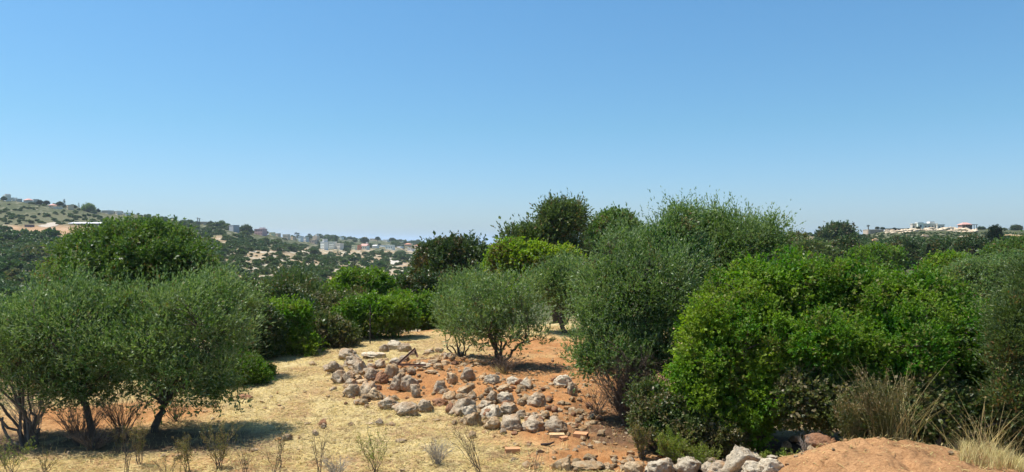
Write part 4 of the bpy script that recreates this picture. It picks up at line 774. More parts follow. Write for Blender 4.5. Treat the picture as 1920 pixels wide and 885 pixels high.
RK = [  # px centre, row of the foot, width, height, material, label, [lean]
 (622,701,33,23,'rock','rounded grey boulder at the far left tip of the stone ring'),
 (634,721,27,25,'rock','smooth pale grey boulder, second from the left tip of ring'),
 (652,719,21,22,'rock','grey boulder touching the right side of the smooth pale one'),
 (652,677,36,22,'rock','long slanting grey slab at the upper left of the ring'),
 (661,688,38,21,'rock','broad lumpy grey stone below the long slanting slab'),
 (673,703,23,25,'rock','pale upright grey stone right of the small red earth pocket'),
 (696,713,27,23,'rock','stone with a dark hollow in the middle of left stone group'),
 (694,694,21,13,'rock','rounded grey stone above the dark hollowed one'),
 (711,691,23,18,'rock','knobbly grey stone left of the tan one by the iron bars'),
 (697,673,42,18,'rock_white','broad pale flat slab in the upper middle of left group'),
 (732,709,25,25,'rock_tan','pale tan knobbly stone just left of the iron bars corner'),
 (714,721,23,22,'rock_red','reddish brown stone with shadowed face above the pit'),
 (658,746,34,25,'rock','craggy grey stone at the lower left of the ring'),
 (687,746,32,30,'rock','large dark sided block next to the craggy lower left stone'),
 (701,751,28,22,'rock_tan','tan stone with bright flat top at lower left of the pit'),
 (656,727,23,16,'rock','low grey stone wedged between smooth and craggy boulders'),
 (676,719,24,10,'rock_tan','flat straw dusted stone inside the left group'),
 (719,660,18,14,'rock','left stone of the small upper trio'),
 (738,657,24,18,'rock_white','middle rounded stone of the small upper trio'),
 (757,661,25,17,'rock','right stone of the small upper trio with dark underside'),
 (772,668,14,11,'rock','small grey stone below and right of the upper trio'),
 (739,685,25,13,'rock_white','pale knobbly stone above the left end of the iron bars'),
 (757,678,20,12,'rock','grey stone touching the upper iron bar'),
 (744,732,28,31,'rock','tall grey stone at the left rim of the pit'),
 (767,735,31,31,'rock','pale grey pock marked stone leaning over the pit'),
 (778,746,18,24,'rock','narrow stone hanging at the right rim of the pit'),
 (726,769,35,23,'rock','grey boulder in front of the pit, leftmost of three at the straw edge'),
 (757,782,44,27,'rock','big grey boulder in front of the pit, middle of three at straw edge'),
 (795,774,31,24,'rock','grey boulder right of the pit, rightmost of three at straw edge'),
 (825,737,24,23,'rock','lone grey boulder with dark underside on red earth'),
 (824,763,28,16,'rock_red','low orange brown rock below the lone grey boulder'),
 (624,734,12,9,'rock','small grey stone on straw below the smooth pale boulder'),
 (792,691,34,15,'rock_white','flat pale slab lying behind the iron bars'),
 (808,701,22,9,'rock_tan','flat tan slab right of the iron bars end'),
 (822,693,17,12,'rock_tan','orange tan stone right of the flat slabs'),
 (817,683,17,13,'rock_tan','tan stone above the orange one, right of slabs'),
 (877,717,26,28,'rock','pointed grey stone with brown underside, left of olive shade'),
 (847,723,20,22,'rock_tan','pitted tan stone left of the pointed grey one'),
 (922,721,27,18,'rock_white','pale stone in front of the middle olive shade, leftmost'),
 (966,722,29,15,'rock_white','smooth pale stone in front of the olive shade'),
 (986,730,20,20,'rock_white','upright pale stone with dark right side in front of shade'),
 (1056,727,31,23,'rock_white','white knobbly rock under the hanging foliage of big olive'),
 (1074,742,19,26,'rock','grey slab standing beside the white knobbly rock'),
 (870,742,28,19,'rock_tan','tan wedge stone above the big grey boulder group'),
 (842,751,26,16,'rock_tan','low tan stone left of the wedge stone'),
 (870,751,28,11,'rock','flat stone just above the largest grey boulder'),
 (946,737,27,14,'rock_tan','low pointed stone at the top of the central heap'),
 (923,757,21,23,'rock','dark rounded stone at upper left of central heap'),
 (948,759,29,22,'rock_white','white pock marked boulder at top of central heap'),
 (979,762,21,15,'rock_tan','tan rubble stone right of white pock marked boulder'),
 (1006,764,33,27,'rock','tall straw dusted grey rock at right top of central heap'),
 (844,776,15,22,'rock_red','brown sided stone at the left foot of the largest boulder'),
 (868,781,50,33,'rock','largest grey boulder at the left of the central heap'),
 (880,786,29,25,'rock_white','brilliant white stone in front of the largest grey boulder'),
 (911,773,34,21,'rock','grey stone behind the brilliant white one'),
 (921,786,37,26,'rock_white','broad white smooth stone at centre of the heap'),
 (887,800,33,25,'rock_tan','triangular stone with dark rust face at heap front'),
 (954,781,35,25,'rock','dark faced angular stone in the middle of heap'),
 (977,786,19,17,'rock','small dark stone between angular stone and largest front rock'),
 (924,808,28,26,'rock_tan','orange tan stone with a round hollow at heap front'),
 (957,808,43,31,'rock','long boulder with shadowed brow at heap front'),
 (1002,813,45,29,'rock','massive lichen grey boulder at right of heap front'),
 (1002,789,37,15,'rock','flat topped rock resting behind the massive front boulder'),
 (1043,814,40,30,'rock','last boulder at right end of heap with black shaded side'),
 (1052,760,15,8,'rock_tan','small tan stone on red earth right of heap, left one'),
 (1064,761,11,6,'rock_tan','small tan stone on red earth right of heap, right one'),
 (1074,774,13,9,'rock_tan','small pale stone low on red earth above the brick'),
 (1113,784,15,12,'rock_red','rusty stone at the shaded edge below the big olive'),
 (1125,790,13,10,'rock_red','second rusty stone at the shaded edge below big olive'),
 (1112,797,14,8,'rock_tan','pale stone beneath the two rusty ones'),
 (1085,794,12,10,'rock_tan','tan stone right of the last heap boulder'),
 (1076,802,11,9,'rock_tan','tan stone beside black shaded side of the last boulder'),
 (690,632,46,9,'rock_white','flat bedrock slab at the top of the straw slope'),
 (604,800,14,13,'rock_red','orange lump on open straw with a grey one against it'),
 (605,805,12,11,'rock','grey lump against the orange one on open straw'),
 (536,828,17,13,'rock','dark grey stone alone on the straw, lower left of centre'),
 (710,798,14,13,'rock','pointed grey brown stone on straw below the three boulders'),
 (693,798,17,7,'rock_tan','flat tan stone left of the pointed grey brown one'),
 (590,818,10,12,'rock','grey stone behind the thin twiggy stem'),
 (395,765,20,10,'rock_tan','split tan slab on straw near the leaning olive shade'),
 (455,748,30,9,'rock_red','thin flat dark edged slab on straw near left bush line'),
 (885,823,15,14,'rock_tan','pale stone in straw below the triangular heap stone'),
 (1238,893,46,33,'rock_white','pale boulder at lower edge of photo, left end of the white row'),
 (1257,886,28,19,'rock_white','small pale boulder wedged in the white row, second from left'),
 (1296,892,52,33,'rock_white','pale boulder with pink top in the white row'),
 (1334,894,34,26,'rock_white','low cracked boulder left of the grey browed one'),
 (1352,893,48,30,'rock','grey browed boulder at the bottom of the white row'),
 (1390,886,52,52,'rock_white','tallest pointed white boulder with rust side'),
 (1377,857,30,18,'rock_tan','cream boulder behind the tallest pointed one'),
 (1420,868,26,19,'rock_white','pale boulder directly right of the tallest one'),
 (1421,897,46,30,'rock_white','smooth white boulder at bottom right of the tallest one'),
 (1453,893,44,32,'rock_white','lichen speckled boulder at the edge of the earth bank'),
 (1452,864,22,12,'rock_white','small white stone on top of the speckled boulder'),
 (1478,842,20,15,'rock_white','white stone at left border of the earth bank, lowest'),
 (1494,832,19,14,'rock_white','white stone at left border of the earth bank, middle'),
 (1514,820,20,11,'rock_white','white stone at left border of the earth bank, topmost'),
 (1190,892,36,26,'rock_tan','tan boulder at the lower photo edge left of the white row'),
 (1062,893,18,24,'rock_tan','brownish lump at the lower photo edge'),
 (1105,892,62,18,'rock_tan','broad pale bedrock ledge at the lower photo edge'),
 (1142,884,18,16,'rock_tan','rust stained stone on the pale bedrock ledge'),
 (1547,810,50,44,'rock_red','rust red boulder with pale horn at the back of earth bank'),
 (805,663,17,9,'rock','flat grey stone behind the slabs, upper left of olive sapling'),
 (823,661,15,9,'rock_tan','tan stone behind the slabs, nearer to olive sapling'),
 (843,672,24,12,'rock','grey stone at the left foot of the olive sapling'),
 (836,684,16,9,'rock_tan','tan stone under the left edge of the olive sapling shade'),
 (1040,716,13,8,'rock_red','small reddish stone at right end of the middle olive shade'),
 (905,712,13,8,'rock_tan','small tan stone at the front left of middle olive shade'),
]
for i, (px, py, wp, hp, mt, lab) in enumerate(RK):
    bank = px > 1180 and py > 805
    x, Y, z = hit(px, min(py, 884) if not bank else py, 7.5)
    if lab.startswith('rust red boulder'): Y = 9.5; x = px2u(px) * Y; z = float(ground(x, Y))
    s = Y / F; W = wp * s * 1.16; D = W * (.75 if wp > 20 else .9); dy = D * .42
    tilt = (py - HZ) / F; H = max((hp * s * 1.15 - D * .35 * tilt) * 1.12, W * .36)
    if hp / wp < .5: D = W * .8; H = max(hp * s * .8, .04)
    V, Fc = rock_shape(500 + i, W, D, H, cuts=15, sub=4 if wp > 16 else 3, pit=.06)
    if lab.startswith('rust red boulder'): V[:, 2] *= (.62 + .55 * sst(.1, W * .5, V[:, 0]))
    if lab.startswith('tallest pointed'): V[:, 0] += (V[:, 2] / H) ** 2 * W * .16; V[:, :2] *= (1.08 - .45 * sst(.5, 1, V[:, 2] / H))[:, None]
    a = random.Random(i).uniform(-.35, .35); R = np.array([[math.cos(a), -math.sin(a)], [math.sin(a), math.cos(a)]]); V[:, :2] = V[:, :2] @ R.T
    zc = float(min(z, ground(x, Y + dy)))
    o = Geo().add(V, Fc, True).build('stone', M[mt]); zc = z if lab.startswith('rust red boulder') else zc; o.location = (x, Y + dy, zc - H * .17); tag(o, lab, 'stone', GR_)
# pale outcrop band on the right hilltop, and loose pale rocks on the slope
OUT = []
rng = np.random.default_rng(77); _v = [rock_shape(900 + k, 1, 1, 1, cuts=9, sub=3) for k in range(4)]
_rm = [Geo().add(v, f, True).mesh('outcrop_stone', M['rock_white']) for v, f in _v]
n = 0
for q in range(150):
    px = rng.uniform(1661, 1832); py = 437 - rng.random() * 5.5 + (px > 1800) * 1; Y = 300 + (437 - py) * 7; s = Y / F
    x = px2u(px) * Y; o = bpy.data.objects.new('outcrop_stone', _rm[q % 4]); COL.objects.link(o); wv = rng.uniform(5, 13) * s
    o.scale = (wv, wv * .8, wv * rng.uniform(.35, .6)); o.location = (x, Y, float(ground(x, Y)) - wv * .1); o.rotation_euler = (0, 0, rng.random() * 6)
    tag(o, 'pale limestone block of the outcrop band under the hilltop villa', 'rock', 'pale outcrop rocks on the right hilltop')
for (px, py, wv, hv, lab) in [(1590, 458, 36, 13, 'white slanting quarry face left of the tan wall'), (1735, 445, 16, 5, 'lone pale rock below the villa'), (1812, 446, 40, 3.5, 'long thin pale ledge below the red roofed house'),
                              (1640, 455, 15, 8, 'orange earth scar below the tan wall'), (1665, 452, 20, 4, 'pale ledge below the right end of the tan wall'), (1795, 478, 26, 9, 'pale bare rock patch between cypress and conifer'), (1805, 469, 20, 6, 'brownish ledge above the pale bare rock patch'),
                              (1706, 497, 10, 6, 'small white rock above the big bush crest'), (1895, 446, 50, 6, 'pinkish terrace ledge by the right photo edge')]:
    x, Y, z = hit(px, py, 60); s = Y / F; V, Fc = rock_shape(int(px), wv * s, wv * s * .5, hv * s * 1.3, sub=4, cuts=12)
    if 'quarry' in lab: V[:, 2] += V[:, 0] * .3
    o = Geo().add(V, Fc, True).build('rock_ledge', M['rock_tan' if ('orange' in lab or 'brown' in lab or 'pink' in lab) else 'rock_white']); o.location = (x, Y, z - hv * s * .25); tag(o, lab, 'rock ledge')
def rubble():
    rng = np.random.default_rng(6); ms = {}
    for k in range(5):
        v, f = rock_shape(950 + k, 1, .8, .6, cuts=12, sub=3)
        for mt in ('rock_tan', 'rock', 'rock_red'): ms[(k, mt)] = Geo().add(v, f, True).mesh('rubble_stone', M[mt])
    for (a, b, c, d, n) in [(700, 745, 100, 22, 26), (670, 705, 60, 28, 44), (740, 700, 60, 16, 26), (870, 740, 60, 25, 22), (900, 780, 80, 22, 24), (990, 785, 70, 22, 20), (960, 740, 90, 22, 24), (1600, 850, 150, 26, 5), (1090, 780, 50, 25, 16), (840, 672, 50, 14, 20), (1110, 870, 90, 14, 16), (1320, 872, 120, 8, 14), (760, 690, 60, 20, 12)]:
        for _ in range(n):
            x, Y, z = hit(a + rng.normal() * c * .5, b + rng.normal() * d * .5, 8); sc = .07 + .22 * rng.random() ** 1.6
            if a == 1600: sc *= .35
            o = bpy.data.objects.new('rubble_stone', ms[(int(rng.integers(5)), ['rock_tan', 'rock_tan', 'rock', 'rock_red', 'rock_tan'][rng.integers(5)])]); COL.objects.link(o)
            o.scale = (sc, sc, sc * rng.uniform(.7, 1.2)); o.location = (x, Y, z - sc * .08); o.rotation_euler = (rng.normal() * .2, rng.normal() * .2, rng.random() * 6.28)
            tag(o, 'fist sized broken stone lying loose between the larger stones', 'rubble stone', 'small rubble between the heaped stones')
rubble()
def gravel():
    rng = np.random.default_rng(5); g = Geo(); V0, F0 = ico(1); z = 0
    spots = [(-2.2, 19.5, 2.0, 2.8, 330), (.6, 17.2, 2.2, 2.2, 420), (1.8, 14.6, 2.0, 1.6, 230), (-1.5, 23, 3.2, 2.0, 220), (-3, 14.5, 5, 3.5, 180), (2.0, 12, 2, 1.2, 170), (3.0, 9.8, 1.2, .7, 120), (-1.3, 22.0, 1.2, 1.0, 120)]
    for (cx, cy, rx, ry, n) in spots:
        P = rng.normal(size=(n, 2)) * [rx * .55, ry * .55] + [cx, cy]; zz = ground(P[:, 0], P[:, 1]); sc = .018 + .05 * rng.random(n) ** 3
        V = V0[None] * (1 + .28 * rng.normal(size=(n, len(V0), 1))) * (sc[:, None] * rng.uniform(.7, 1.4, (n, 3)))[:, None]
        V = V * np.array([1, 1, .7]) + np.stack([P[:, 0], P[:, 1], zz + sc * .25], -1)[:, None]
        Fq = F0[None] + (np.arange(n) * len(V0))[:, None, None]; g.add(V.reshape(-1, 3), Fq.reshape(-1, 3), False)
    tag(g.build('gravel', M['rock_tan']), 'loose small stones and clods scattered over red earth', 'gravel', kind='stuff')
gravel()
# ------------------------------------------------------------------ iron frame and bricks
def bars():
    x, Y, z = hit(745, 693); root = empty('iron_frame', (x, Y, z), 'rusty right angled iron bars lying on red earth among the stones', 'iron bars'); g = Geo()
    x2, Y2, z2 = hit(799, 693); x3, Y3, z3 = hit(777, 677)
    def ang(a, b):
        a = np.array(a, float); b = np.array(b, float); d = norm(b - a); s = norm(np.cross(d, [0, 0, 1.0])); g = Geo(); u = np.array([0, 0, 1.0])
        for (p, q, t, r) in ((0, .05, 0, .008), (0, .008, 0, .05)):
            V = [k + s * m + u * n for k in (a, b) for m in (p, q) for n in (t, r)]; g.add(np.array(V) - np.array([x, Y, z]), [(0, 1, 3, 2), (4, 6, 7, 5), (0, 4, 5, 1), (2, 3, 7, 6), (0, 2, 6, 4), (1, 5, 7, 3)])
        g.build('bar', M['rust'], root)
    ang((x, Y, z + .10), (x2, Y2, z2 + .09)); ang((x + .01, Y + .02, z + .115), (x3, Y3 + .1, z3 + .30)); ang((x3, Y3 + .1, z3 + .30), (x3 + .12, Y3 - .1, z3 + .1))
bars()
def brick(px, py, L, W, H, rz, mt, label, holes=True, tip=0):
    x, Y, z = hit(px, py); root = empty('brick', (x, Y, z + .0), label, 'brick', 'bricks dropped on the ground', rz); g = Geo(); t = .012
    g.box(-L / 2, L / 2, -W / 2, -W / 2 + t, 0, H); g.box(-L / 2, L / 2, W / 2 - t, W / 2, 0, H); g.box(-L / 2, L / 2, -W / 2 + t, W / 2 - t, 0, t); g.box(-L / 2, L / 2, -W / 2 + t, W / 2 - t, H - t, H)
    g.box(-L / 2 + .02, L / 2 - .02, -.006, .006, t, H - t); g.box(-L / 2 + .02, L / 2 - .02, -W / 2 + t, -.007, H / 2 - .005, H / 2 + .005); g.box(-L / 2 + .02, L / 2 - .02, .007, W / 2 - t, H / 2 - .005, H / 2 + .005)
    g.build('body', M[mt], root); root.rotation_euler = (0, tip, rz)
brick(1044, 820, .27, .15, .06, .05, 'brick_pale', 'pale flat brick in front of the last heap boulder')
brick(1089, 819, .24, .2, .07, -.3, 'brick', 'orange brick by the olive shade edge')
brick(961, 849, .24, .14, .08, .1, 'brick', 'orange hollow brick with dark open end, lower centre')
brick(1057, 826, .13, .1, .06, .5, 'brick', 'broken orange brick piece beside the pale flat brick')
def clod(px, py, wv, label, mt):
    x, Y, z = hit(px, py); s = Y / F; V, Fc = rock_shape(int(px * 7), wv * s, wv * s * .7, wv * s * .45, sub=3, cuts=12); o = Geo().add(V, Fc, True).build('clod', M[mt]); o.location = (x, Y, z - .01); tag(o, label, 'earth clod')
clod(965, 815, 15, 'dark brown clod below the long browed boulder', 'rock_red'); clod(993, 832, 11, 'dark clod left of the black curved bark piece', 'rock_red')
x, Y, z = hit(1026, 836); g = Geo(); tube(g, [(-.11, 0, .0), (-.04, .0, -.0), (.04, 0, .01), (.12, 0, .045)], [.022, .028, .022, .012], 6); o = g.build('bark_piece', plain('charred_wood', (.05, .035, .03), .9, .3, 9)); o.location = (x, Y, z + .02); tag(o, 'black curved piece of bark on straw, lower centre', 'bark piece')
x, Y, z = hit(1013, 850); g = Geo(); tube(g, [(-.07, 0, .0), (0, .0, .02), (.07, 0, .0)], [.012, .02, .01], 6); o = g.build('bark_piece', plain('brown_wood', (.12, .07, .04), .9, .3, 9)); o.location = (x, Y, z + .02); tag(o, 'small brown bark piece on red earth right of the hollow brick', 'bark piece')

# ------------------------------------------------------------------ low plants of the foreground
def twiggy(name, label, px, py, hpx, wpx, mt, stems=9, leafy=60, seed=1, Y=None, cat='shrub', lean=0, lf=.022, wf=.010, group=None, bark='twig', up=.5, bushy=1, r=.006, leafstart=.35):
    rng = np.random.default_rng(seed)
    if Y is None: x, Y, z = hit(px, py, 7.5)
    else: x = px2u(px) * Y; z = float(ground(x, Y))
    s = Y / F; H = hpx * s; W = wpx * s; root = empty(name, (x, Y, z), label, cat, group); g = Geo(); B = []; DD = []
    for k in range(stems):
        a = rng.random() * 6.283; e = np.array([math.cos(a) * W * .5 * rng.random() ** .5 + lean * H, math.sin(a) * W * .4 * rng.random(), H * rng.uniform(.65, 1.02)])
        b = np.array([rng.normal() * .03, rng.normal() * .03, -.02]); P = limb(rng, g, b, e, r, r * .3, 4, 8, .07)
        for m in range(int(5 * bushy)):
            j = rng.integers(2, 7); q = P[j]; d = norm(P[min(j + 1, 7)] - P[j - 1]) + rng.normal(size=3) * .55 + np.array([0, 0, up]); e2 = q + norm(d) * H * rng.uniform(.14, .34)
            P2 = limb(rng, g, q, e2, r * .45, r * .2, 4, 5, .08)
            for u in P2[1:]: B.append(u); DD.append(norm(d))
        for u in P[int(8 * leafstart):]: B.append(u); DD.append(norm(P[-1] - P[-2]))
    g.build('stems', M[bark], root)
    if leafy:
        B = np.array(B); DD = np.array(DD); n = leafy * stems; k = rng.integers(0, len(B), n); p = B[k] + rng.normal(size=(n, 3)) * .012
        d = norm(DD[k] * .8 + rng.normal(size=(n, 3)) * .55); wd = norm(np.cross(d, rdir(rng, n))); sc = rng.uniform(.6, 1.3, n); g = Geo(); leaf_geo(g, p, d, wd, lf * sc, wf * sc); g.build('leaves', M[mt], root)
    return root
FG = 'twiggy shrubs along the lower photo edge'
for i, (px, py, hp, wp, mt, st, lv, lab, kw) in enumerate([
 (412, 880, 75, 75, 'heath', 16, 170, 'olive yellow feathery shrub at the right end of the olive shade', {}),
 (352, 885, 60, 60, 'heath', 12, 140, 'olive yellow shrub left of the feathery one, under leaning olive', {}),
 (262, 872, 74, 42, 'heath', 10, 110, 'drab green shrublet in the shade below the two left trunks', {}),
 (225, 850, 45, 36, 'heath', 8, 90, 'tiny drab shrublet in the left olive shade', {}),
 (238, 892, 80, 36, 'heath', 6, 16, 'thin bare reddish stems at lower edge below the left trunks', {}),
 (522, 893, 72, 50, 'heath', 9, 80, 'dark green upright twiggy plant below the lone dark stone', {}),
 (460, 893, 58, 50, 'heath', 8, 30, 'thin brown twiggy plant left of the dark upright one', {}),
 (596, 893, 90, 60, 'heath', 8, 26, 'tall thin nearly leafless stem plant left of centre', {}),
 (705, 890, 78, 78, 'feather', 15, 90, 'open branched green twiggy bush below the pointed stone', {}),
 (905, 893, 92, 70, 'heath', 13, 22, 'dark bare stems leaning left under the heap front', {'lean': -.45}),
 (1005, 893, 50, 30, 'heath', 5, 6, 'thin reddish dry stems right of the hollow brick', {}),
 (20, 890, 62, 70, 'feather', 12, 120, 'yellow green weedy plant in the lower left corner', {}),
 (85, 892, 40, 60, 'heath', 9, 60, 'low straw coloured weed near the lower left corner', {}),
 (310, 893, 35, 50, 'heath', 8, 30, 'sparse dry weed on straw below the drab shrublet', {}),
 (640, 893, 35, 60, 'palegrey', 0, 0, '', {}),
]):
    if st: twiggy('twiggy_shrub', lab, px, py, hp * 1.1, wp * 1.15, mt, max(4, int(st * .9)), int(lv * (1.3 if lv >= 90 else .7)), 400 + i, group=FG, r=.0045, lf=.018, wf=.008, **kw)
twiggy('thorn_bush', 'rounded bleached grey thorn bush on straw left of the leaning stems', 820, 872, 44, 70, 'heath', 46, 0, 430, bark='palegrey', bushy=1.6, r=.004, up=-.1)
twiggy('thorn_bush', 'low bleached thorn tangle at lower edge right of the tall thin stems', 632, 895, 40, 70, 'heath', 34, 0, 431, bark='palegrey', bushy=1.4, r=.004, up=-.1)
twiggy('feathery_bush', 'feathery light green bush between brownish bush and the pale boulders', 1262, 862, 60, 75, 'feather', 26, 220, 440, Y=11.7, lf=.03, wf=.008, leafstart=.1)
twiggy('feathery_bush', 'low grey green feathery bush behind the pink topped boulder', 1310, 868, 44, 90, 'feather', 24, 170, 441, Y=11.5, lf=.028, wf=.008, leafstart=.1)
twiggy('feathery_bush', 'yellow green feathery bush left of the earth bank top', 1464, 852, 62, 72, 'feather', 30, 260, 442, Y=10.4, lf=.03, wf=.009, leafstart=.05)
twiggy('feathery_bush', 'yellowish low bush at the shaded foot of big olive', 1205, 862, 60, 50, 'heath', 18, 160, 443, Y=12.0, lf=.028, wf=.01, leafstart=.1)
twiggy('thorn_bush', 'pale bare twig tuft left of the rust red boulder', 1510, 802, 42, 36, 'heath', 14, 0, 444, Y=9.65, bark='palegrey', r=.004)
twiggy('broom_clump', 'tall brown green broom clump with arching dry stalks on the earth bank', 1655, 812, 135, 120, 'broom', 44, 120, 445, Y=9.65, lf=.035, wf=.008, bark='broom', r=.006, leafstart=.15, up=.9, cat='broom')
twiggy('broom_clump', 'smaller brown broom clump touching the rust red boulder', 1590, 808, 100, 60, 'broom', 26, 110, 446, Y=9.65, lf=.035, wf=.008, bark='broom', r=.005, leafstart=.15, up=.9, cat='broom')
twiggy('broom_clump', 'straw green weedy clump under the brownish bush right of earth bank', 1800, 850, 50, 70, 'heath', 22, 120, 447, Y=10.6, lf=.03, wf=.009, leafstart=.1, cat='broom')
DB = 'dead brush below the trees'
for i, (px, py, hp, wp, n) in enumerate([(60, 815, 120, 170, 70), (150, 835, 80, 140, 60), (230, 820, 80, 110, 46), (330, 790, 55, 110, 26), (175, 845, 44, 160, 46)]):
    twiggy('dead_brush', ['tall pale dead twigs at the left edge below the scrubby olive', 'dead brush around the foot of short upright trunk', 'dead twigs between the two left trunks', 'sparse dead twigs right behind the leaning trunk', 'low fallen twigs in the shade before the short trunk'][i], px, py, hp, wp, 'heath', n, 0, 450 + i, bark='palegrey' if i == 0 else 'twig', r=.006, bushy=1.2, group=DB, cat='dead brush')
twiggy('dead_brush', 'dark dead twigs hanging under the big olive over its shade', 1180, 800, 140, 170, 'heath', 110, 0, 460, Y=14.3, bark='twig', r=.008, bushy=2, group=DB, cat='dead brush', up=0)
twiggy('dead_brush', 'bare low twigs spreading at the left of the big olive shade', 1120, 770, 50, 110, 'heath', 26, 0, 461, Y=15.4, bark='twig', r=.006, bushy=1.2, group=DB, cat='dead brush', up=0)
twiggy('dead_brush', 'dark brush around the feet of the middle olive', 945, 700, 34, 110, 'heath', 40, 0, 462, bark='twig', r=.008, bushy=1.4, group=DB, cat='dead brush')
twiggy('dead_shrub', 'reddish brown dead shrub at straw edge between the two posts', 742, 625, 62, 26, 'heath', 22, 0, 463, bark='twig', r=.012, cat='shrub')
# ------------------------------------------------------------------ straw and grasses
def bank_straw():
    rng = np.random.default_rng(18); n = 1500; Y = rng.uniform(7.3, 9.9, n); px = rng.uniform(1380, 1880, n); x = px2u(px) * Y; z = ground(x, Y); a = rng.random(n) * 6.283; e = np.abs(rng.normal(size=n)) * .12
    d = np.stack([np.cos(a) * np.cos(e), np.sin(a) * np.cos(e), np.sin(e)], -1); wd = norm(np.cross(d, np.array([0, 0, 1.0]) + rng.normal(size=(n, 3)) * .3)); L = .03 + .13 * rng.random(n) ** 2
    g = Geo(); leaf_geo(g, np.stack([x, Y, z + .006], -1), d, wd, L, .005 + .006 * rng.random(n)); tag(g.build('straw', M['drygrass']), 'scattered straw bits lying on the bare earth bank', 'straw', kind='stuff')
bank_straw()
def straw():
    rng = np.random.default_rng(8); n = 150000
    Y = 9.5 + 22 * rng.random(n) ** 1.5; px = rng.uniform(-150, 1250, n); x = px2u(px) * Y
    k = (fbm(x * .8, Y * .8, 61) < .72 + .2 * rng.random(n)) & (redmask(x, Y) < .25 + .5 * rng.random(n)) & (litter_shade_mask(x, Y) < .12 + .5 * rng.random(n) ** 2) & (Y < np.interp(px, EDGE_PX, EDGE_Y) + .5)
    x = x[k]; Y = Y[k]; n = len(x); z = ground(x, Y); a = rng.random(n) * 6.283; e = np.abs(rng.normal(size=n)) * .14 + .02
    d = np.stack([np.cos(a) * np.cos(e), np.sin(a) * np.cos(e), np.sin(e)], -1); wd = norm(np.cross(d, np.array([0, 0, 1.0]) + rng.normal(size=(n, 3)) * .3))
    L = rng.uniform(.05, .20, n) * (1 + (Y - 10) / 30); g = Geo(); leaf_geo(g, np.stack([x, Y, z + .004 + rng.random(n) * .018], -1), d, wd, L, .006 + .006 * rng.random(n) + Y * .0002)
    tag(g.build('straw', M['drygrass']), 'flattened dry yellow grass and straw covering the clearing', 'straw', kind='stuff')
straw()
def tallgrass(name, label, px0, px1, Y0, Y1, n, L0, L1, seed, mt='drygrass', tuft=None, e0=1.0, wd_=.006):
    rng = np.random.default_rng(seed); Y = rng.uniform(Y0, Y1, n); px = rng.uniform(px0, px1, n); x = px2u(px) * Y
    if tuft: c = np.array([(px2u(p) * y, y) for p, y in tuft]); q = c[rng.integers(0, len(c), n)]; x = q[:, 0] + rng.normal(size=n) * .10; Y = q[:, 1] + rng.normal(size=n) * .09
    z = ground(x, Y); a = rng.random(n) * 6.283; L = rng.uniform(L0, L1, n); bend = rng.uniform(.2, .9, n); g = Geo(); P = np.stack([x, Y, z - .01], -1); lean = np.clip(rng.normal(size=n) * .25 + .25, 0, .9)
    h = np.stack([np.cos(a), np.sin(a), 0 * a], -1); W = np.stack([-np.sin(a), np.cos(a), 0 * a], -1); V = []
    for t in (0, .4, .75, 1.0):
        c = P + h * (L * (lean * t + bend * .5 * t * t))[:, None] + np.array([0, 0, 1.0]) * (L * t * (1 - .3 * bend * t))[:, None]; ww = wd_ * (1 - .8 * t) / 2
        V += [c - W * ww, c + W * ww]
    V = np.stack(V, 1); i = (np.arange(n) * 8)[:, None, None]; Fq = np.array([[0, 1, 3, 2], [2, 3, 5, 4], [4, 5, 7, 6]])[None] + i
    g.add(V.reshape(-1, 3), Fq.reshape(-1, 4)); o = g.build(name, M[mt]); return o
tag(tallgrass('dry_grass', '', 1800, 2050, 8.2, 10.0, 5000, .06, .24, 81), 'standing pale dry grass in the lower right corner', 'grass', kind='stuff')
tag(tallgrass('dry_grass', '', 1520, 1830, 9.4, 10.2, 1500, .04, .16, 82), 'thin dry grass fringe along the crest of the earth bank', 'grass', kind='stuff')
tag(tallgrass('dry_grass', '', -100, 1180, 9.8, 24, 9000, .04, .19, 83), 'short sparse dry stalks standing on the straw', 'grass', kind='stuff')
tag(tallgrass('grass_tuft', '', 0, 0, 0, 0, 240, .25, .8, 84, tuft=[(1885, 9.9), (1900, 10.0)]), 'tall straw coloured grass tuft beside the right photo edge', 'grass tuft')
tag(tallgrass('grass_tuft', '', 0, 0, 0, 0, 140, .4, 1.1, 85, tuft=[(1845, 9.7)]), 'sparse tall dry stalks left of the right edge tuft', 'grass tuft')
tag(tallgrass('grass_tuft', '', 0, 0, 0, 0, 110, .5, 1.25, 86, tuft=[(1672, 9.6), (1690, 9.6)]), 'long arching bleached stalks rising out of the broom clump', 'grass tuft')
tag(tallgrass('grass_tuft', '', 0, 0, 0, 0, 120, .1, .3, 87, tuft=[(935, 19.6)]), 'small dry grass tuft in front of middle olive shade', 'grass tuft')

# ------------------------------------------------------------------ hillside scrub
def scrub_variant(seed, mt):
    rng = np.random.default_rng(seed); lb = [(0, 0, .32, .42, .42, .36)] + [(rng.uniform(-.3, .3), rng.uniform(-.3, .3), rng.uniform(.2, .5), rng.uniform(.18, .3), rng.uniform(.18, .3), rng.uniform(.16, .28)) for _ in range(5)]
    C, Nn = crown_points(rng, lb, 110, .7, -.3); C[:, 2] = np.maximum(C[:, 2], .02); g = Geo()
    sprays(rng, g, C, Nn, 7, .06, .06, .3, .5, 5, .075, .05, .6, jit=1.0)
    C, Nn = crown_points(rng, np.array(lb) * [1, 1, 1, .7, .7, .75], 50, .4, -.3); sprays(rng, g, C, Nn, 4, .06, .06, .3, .5, 4, .16, .12, .5, jit=1.0)
    return g.mesh('hillside_shrub', M[mt])
SV = [scrub_variant(600 + i, m) for i, m in enumerate(['far', 'far', 'dark', 'far', 'dark', 'mastic_dull'])]
HBOX = [(h[0], h[1], h[2]) for h in HS] + [(160, 424, 64), (51, 426, 12)]
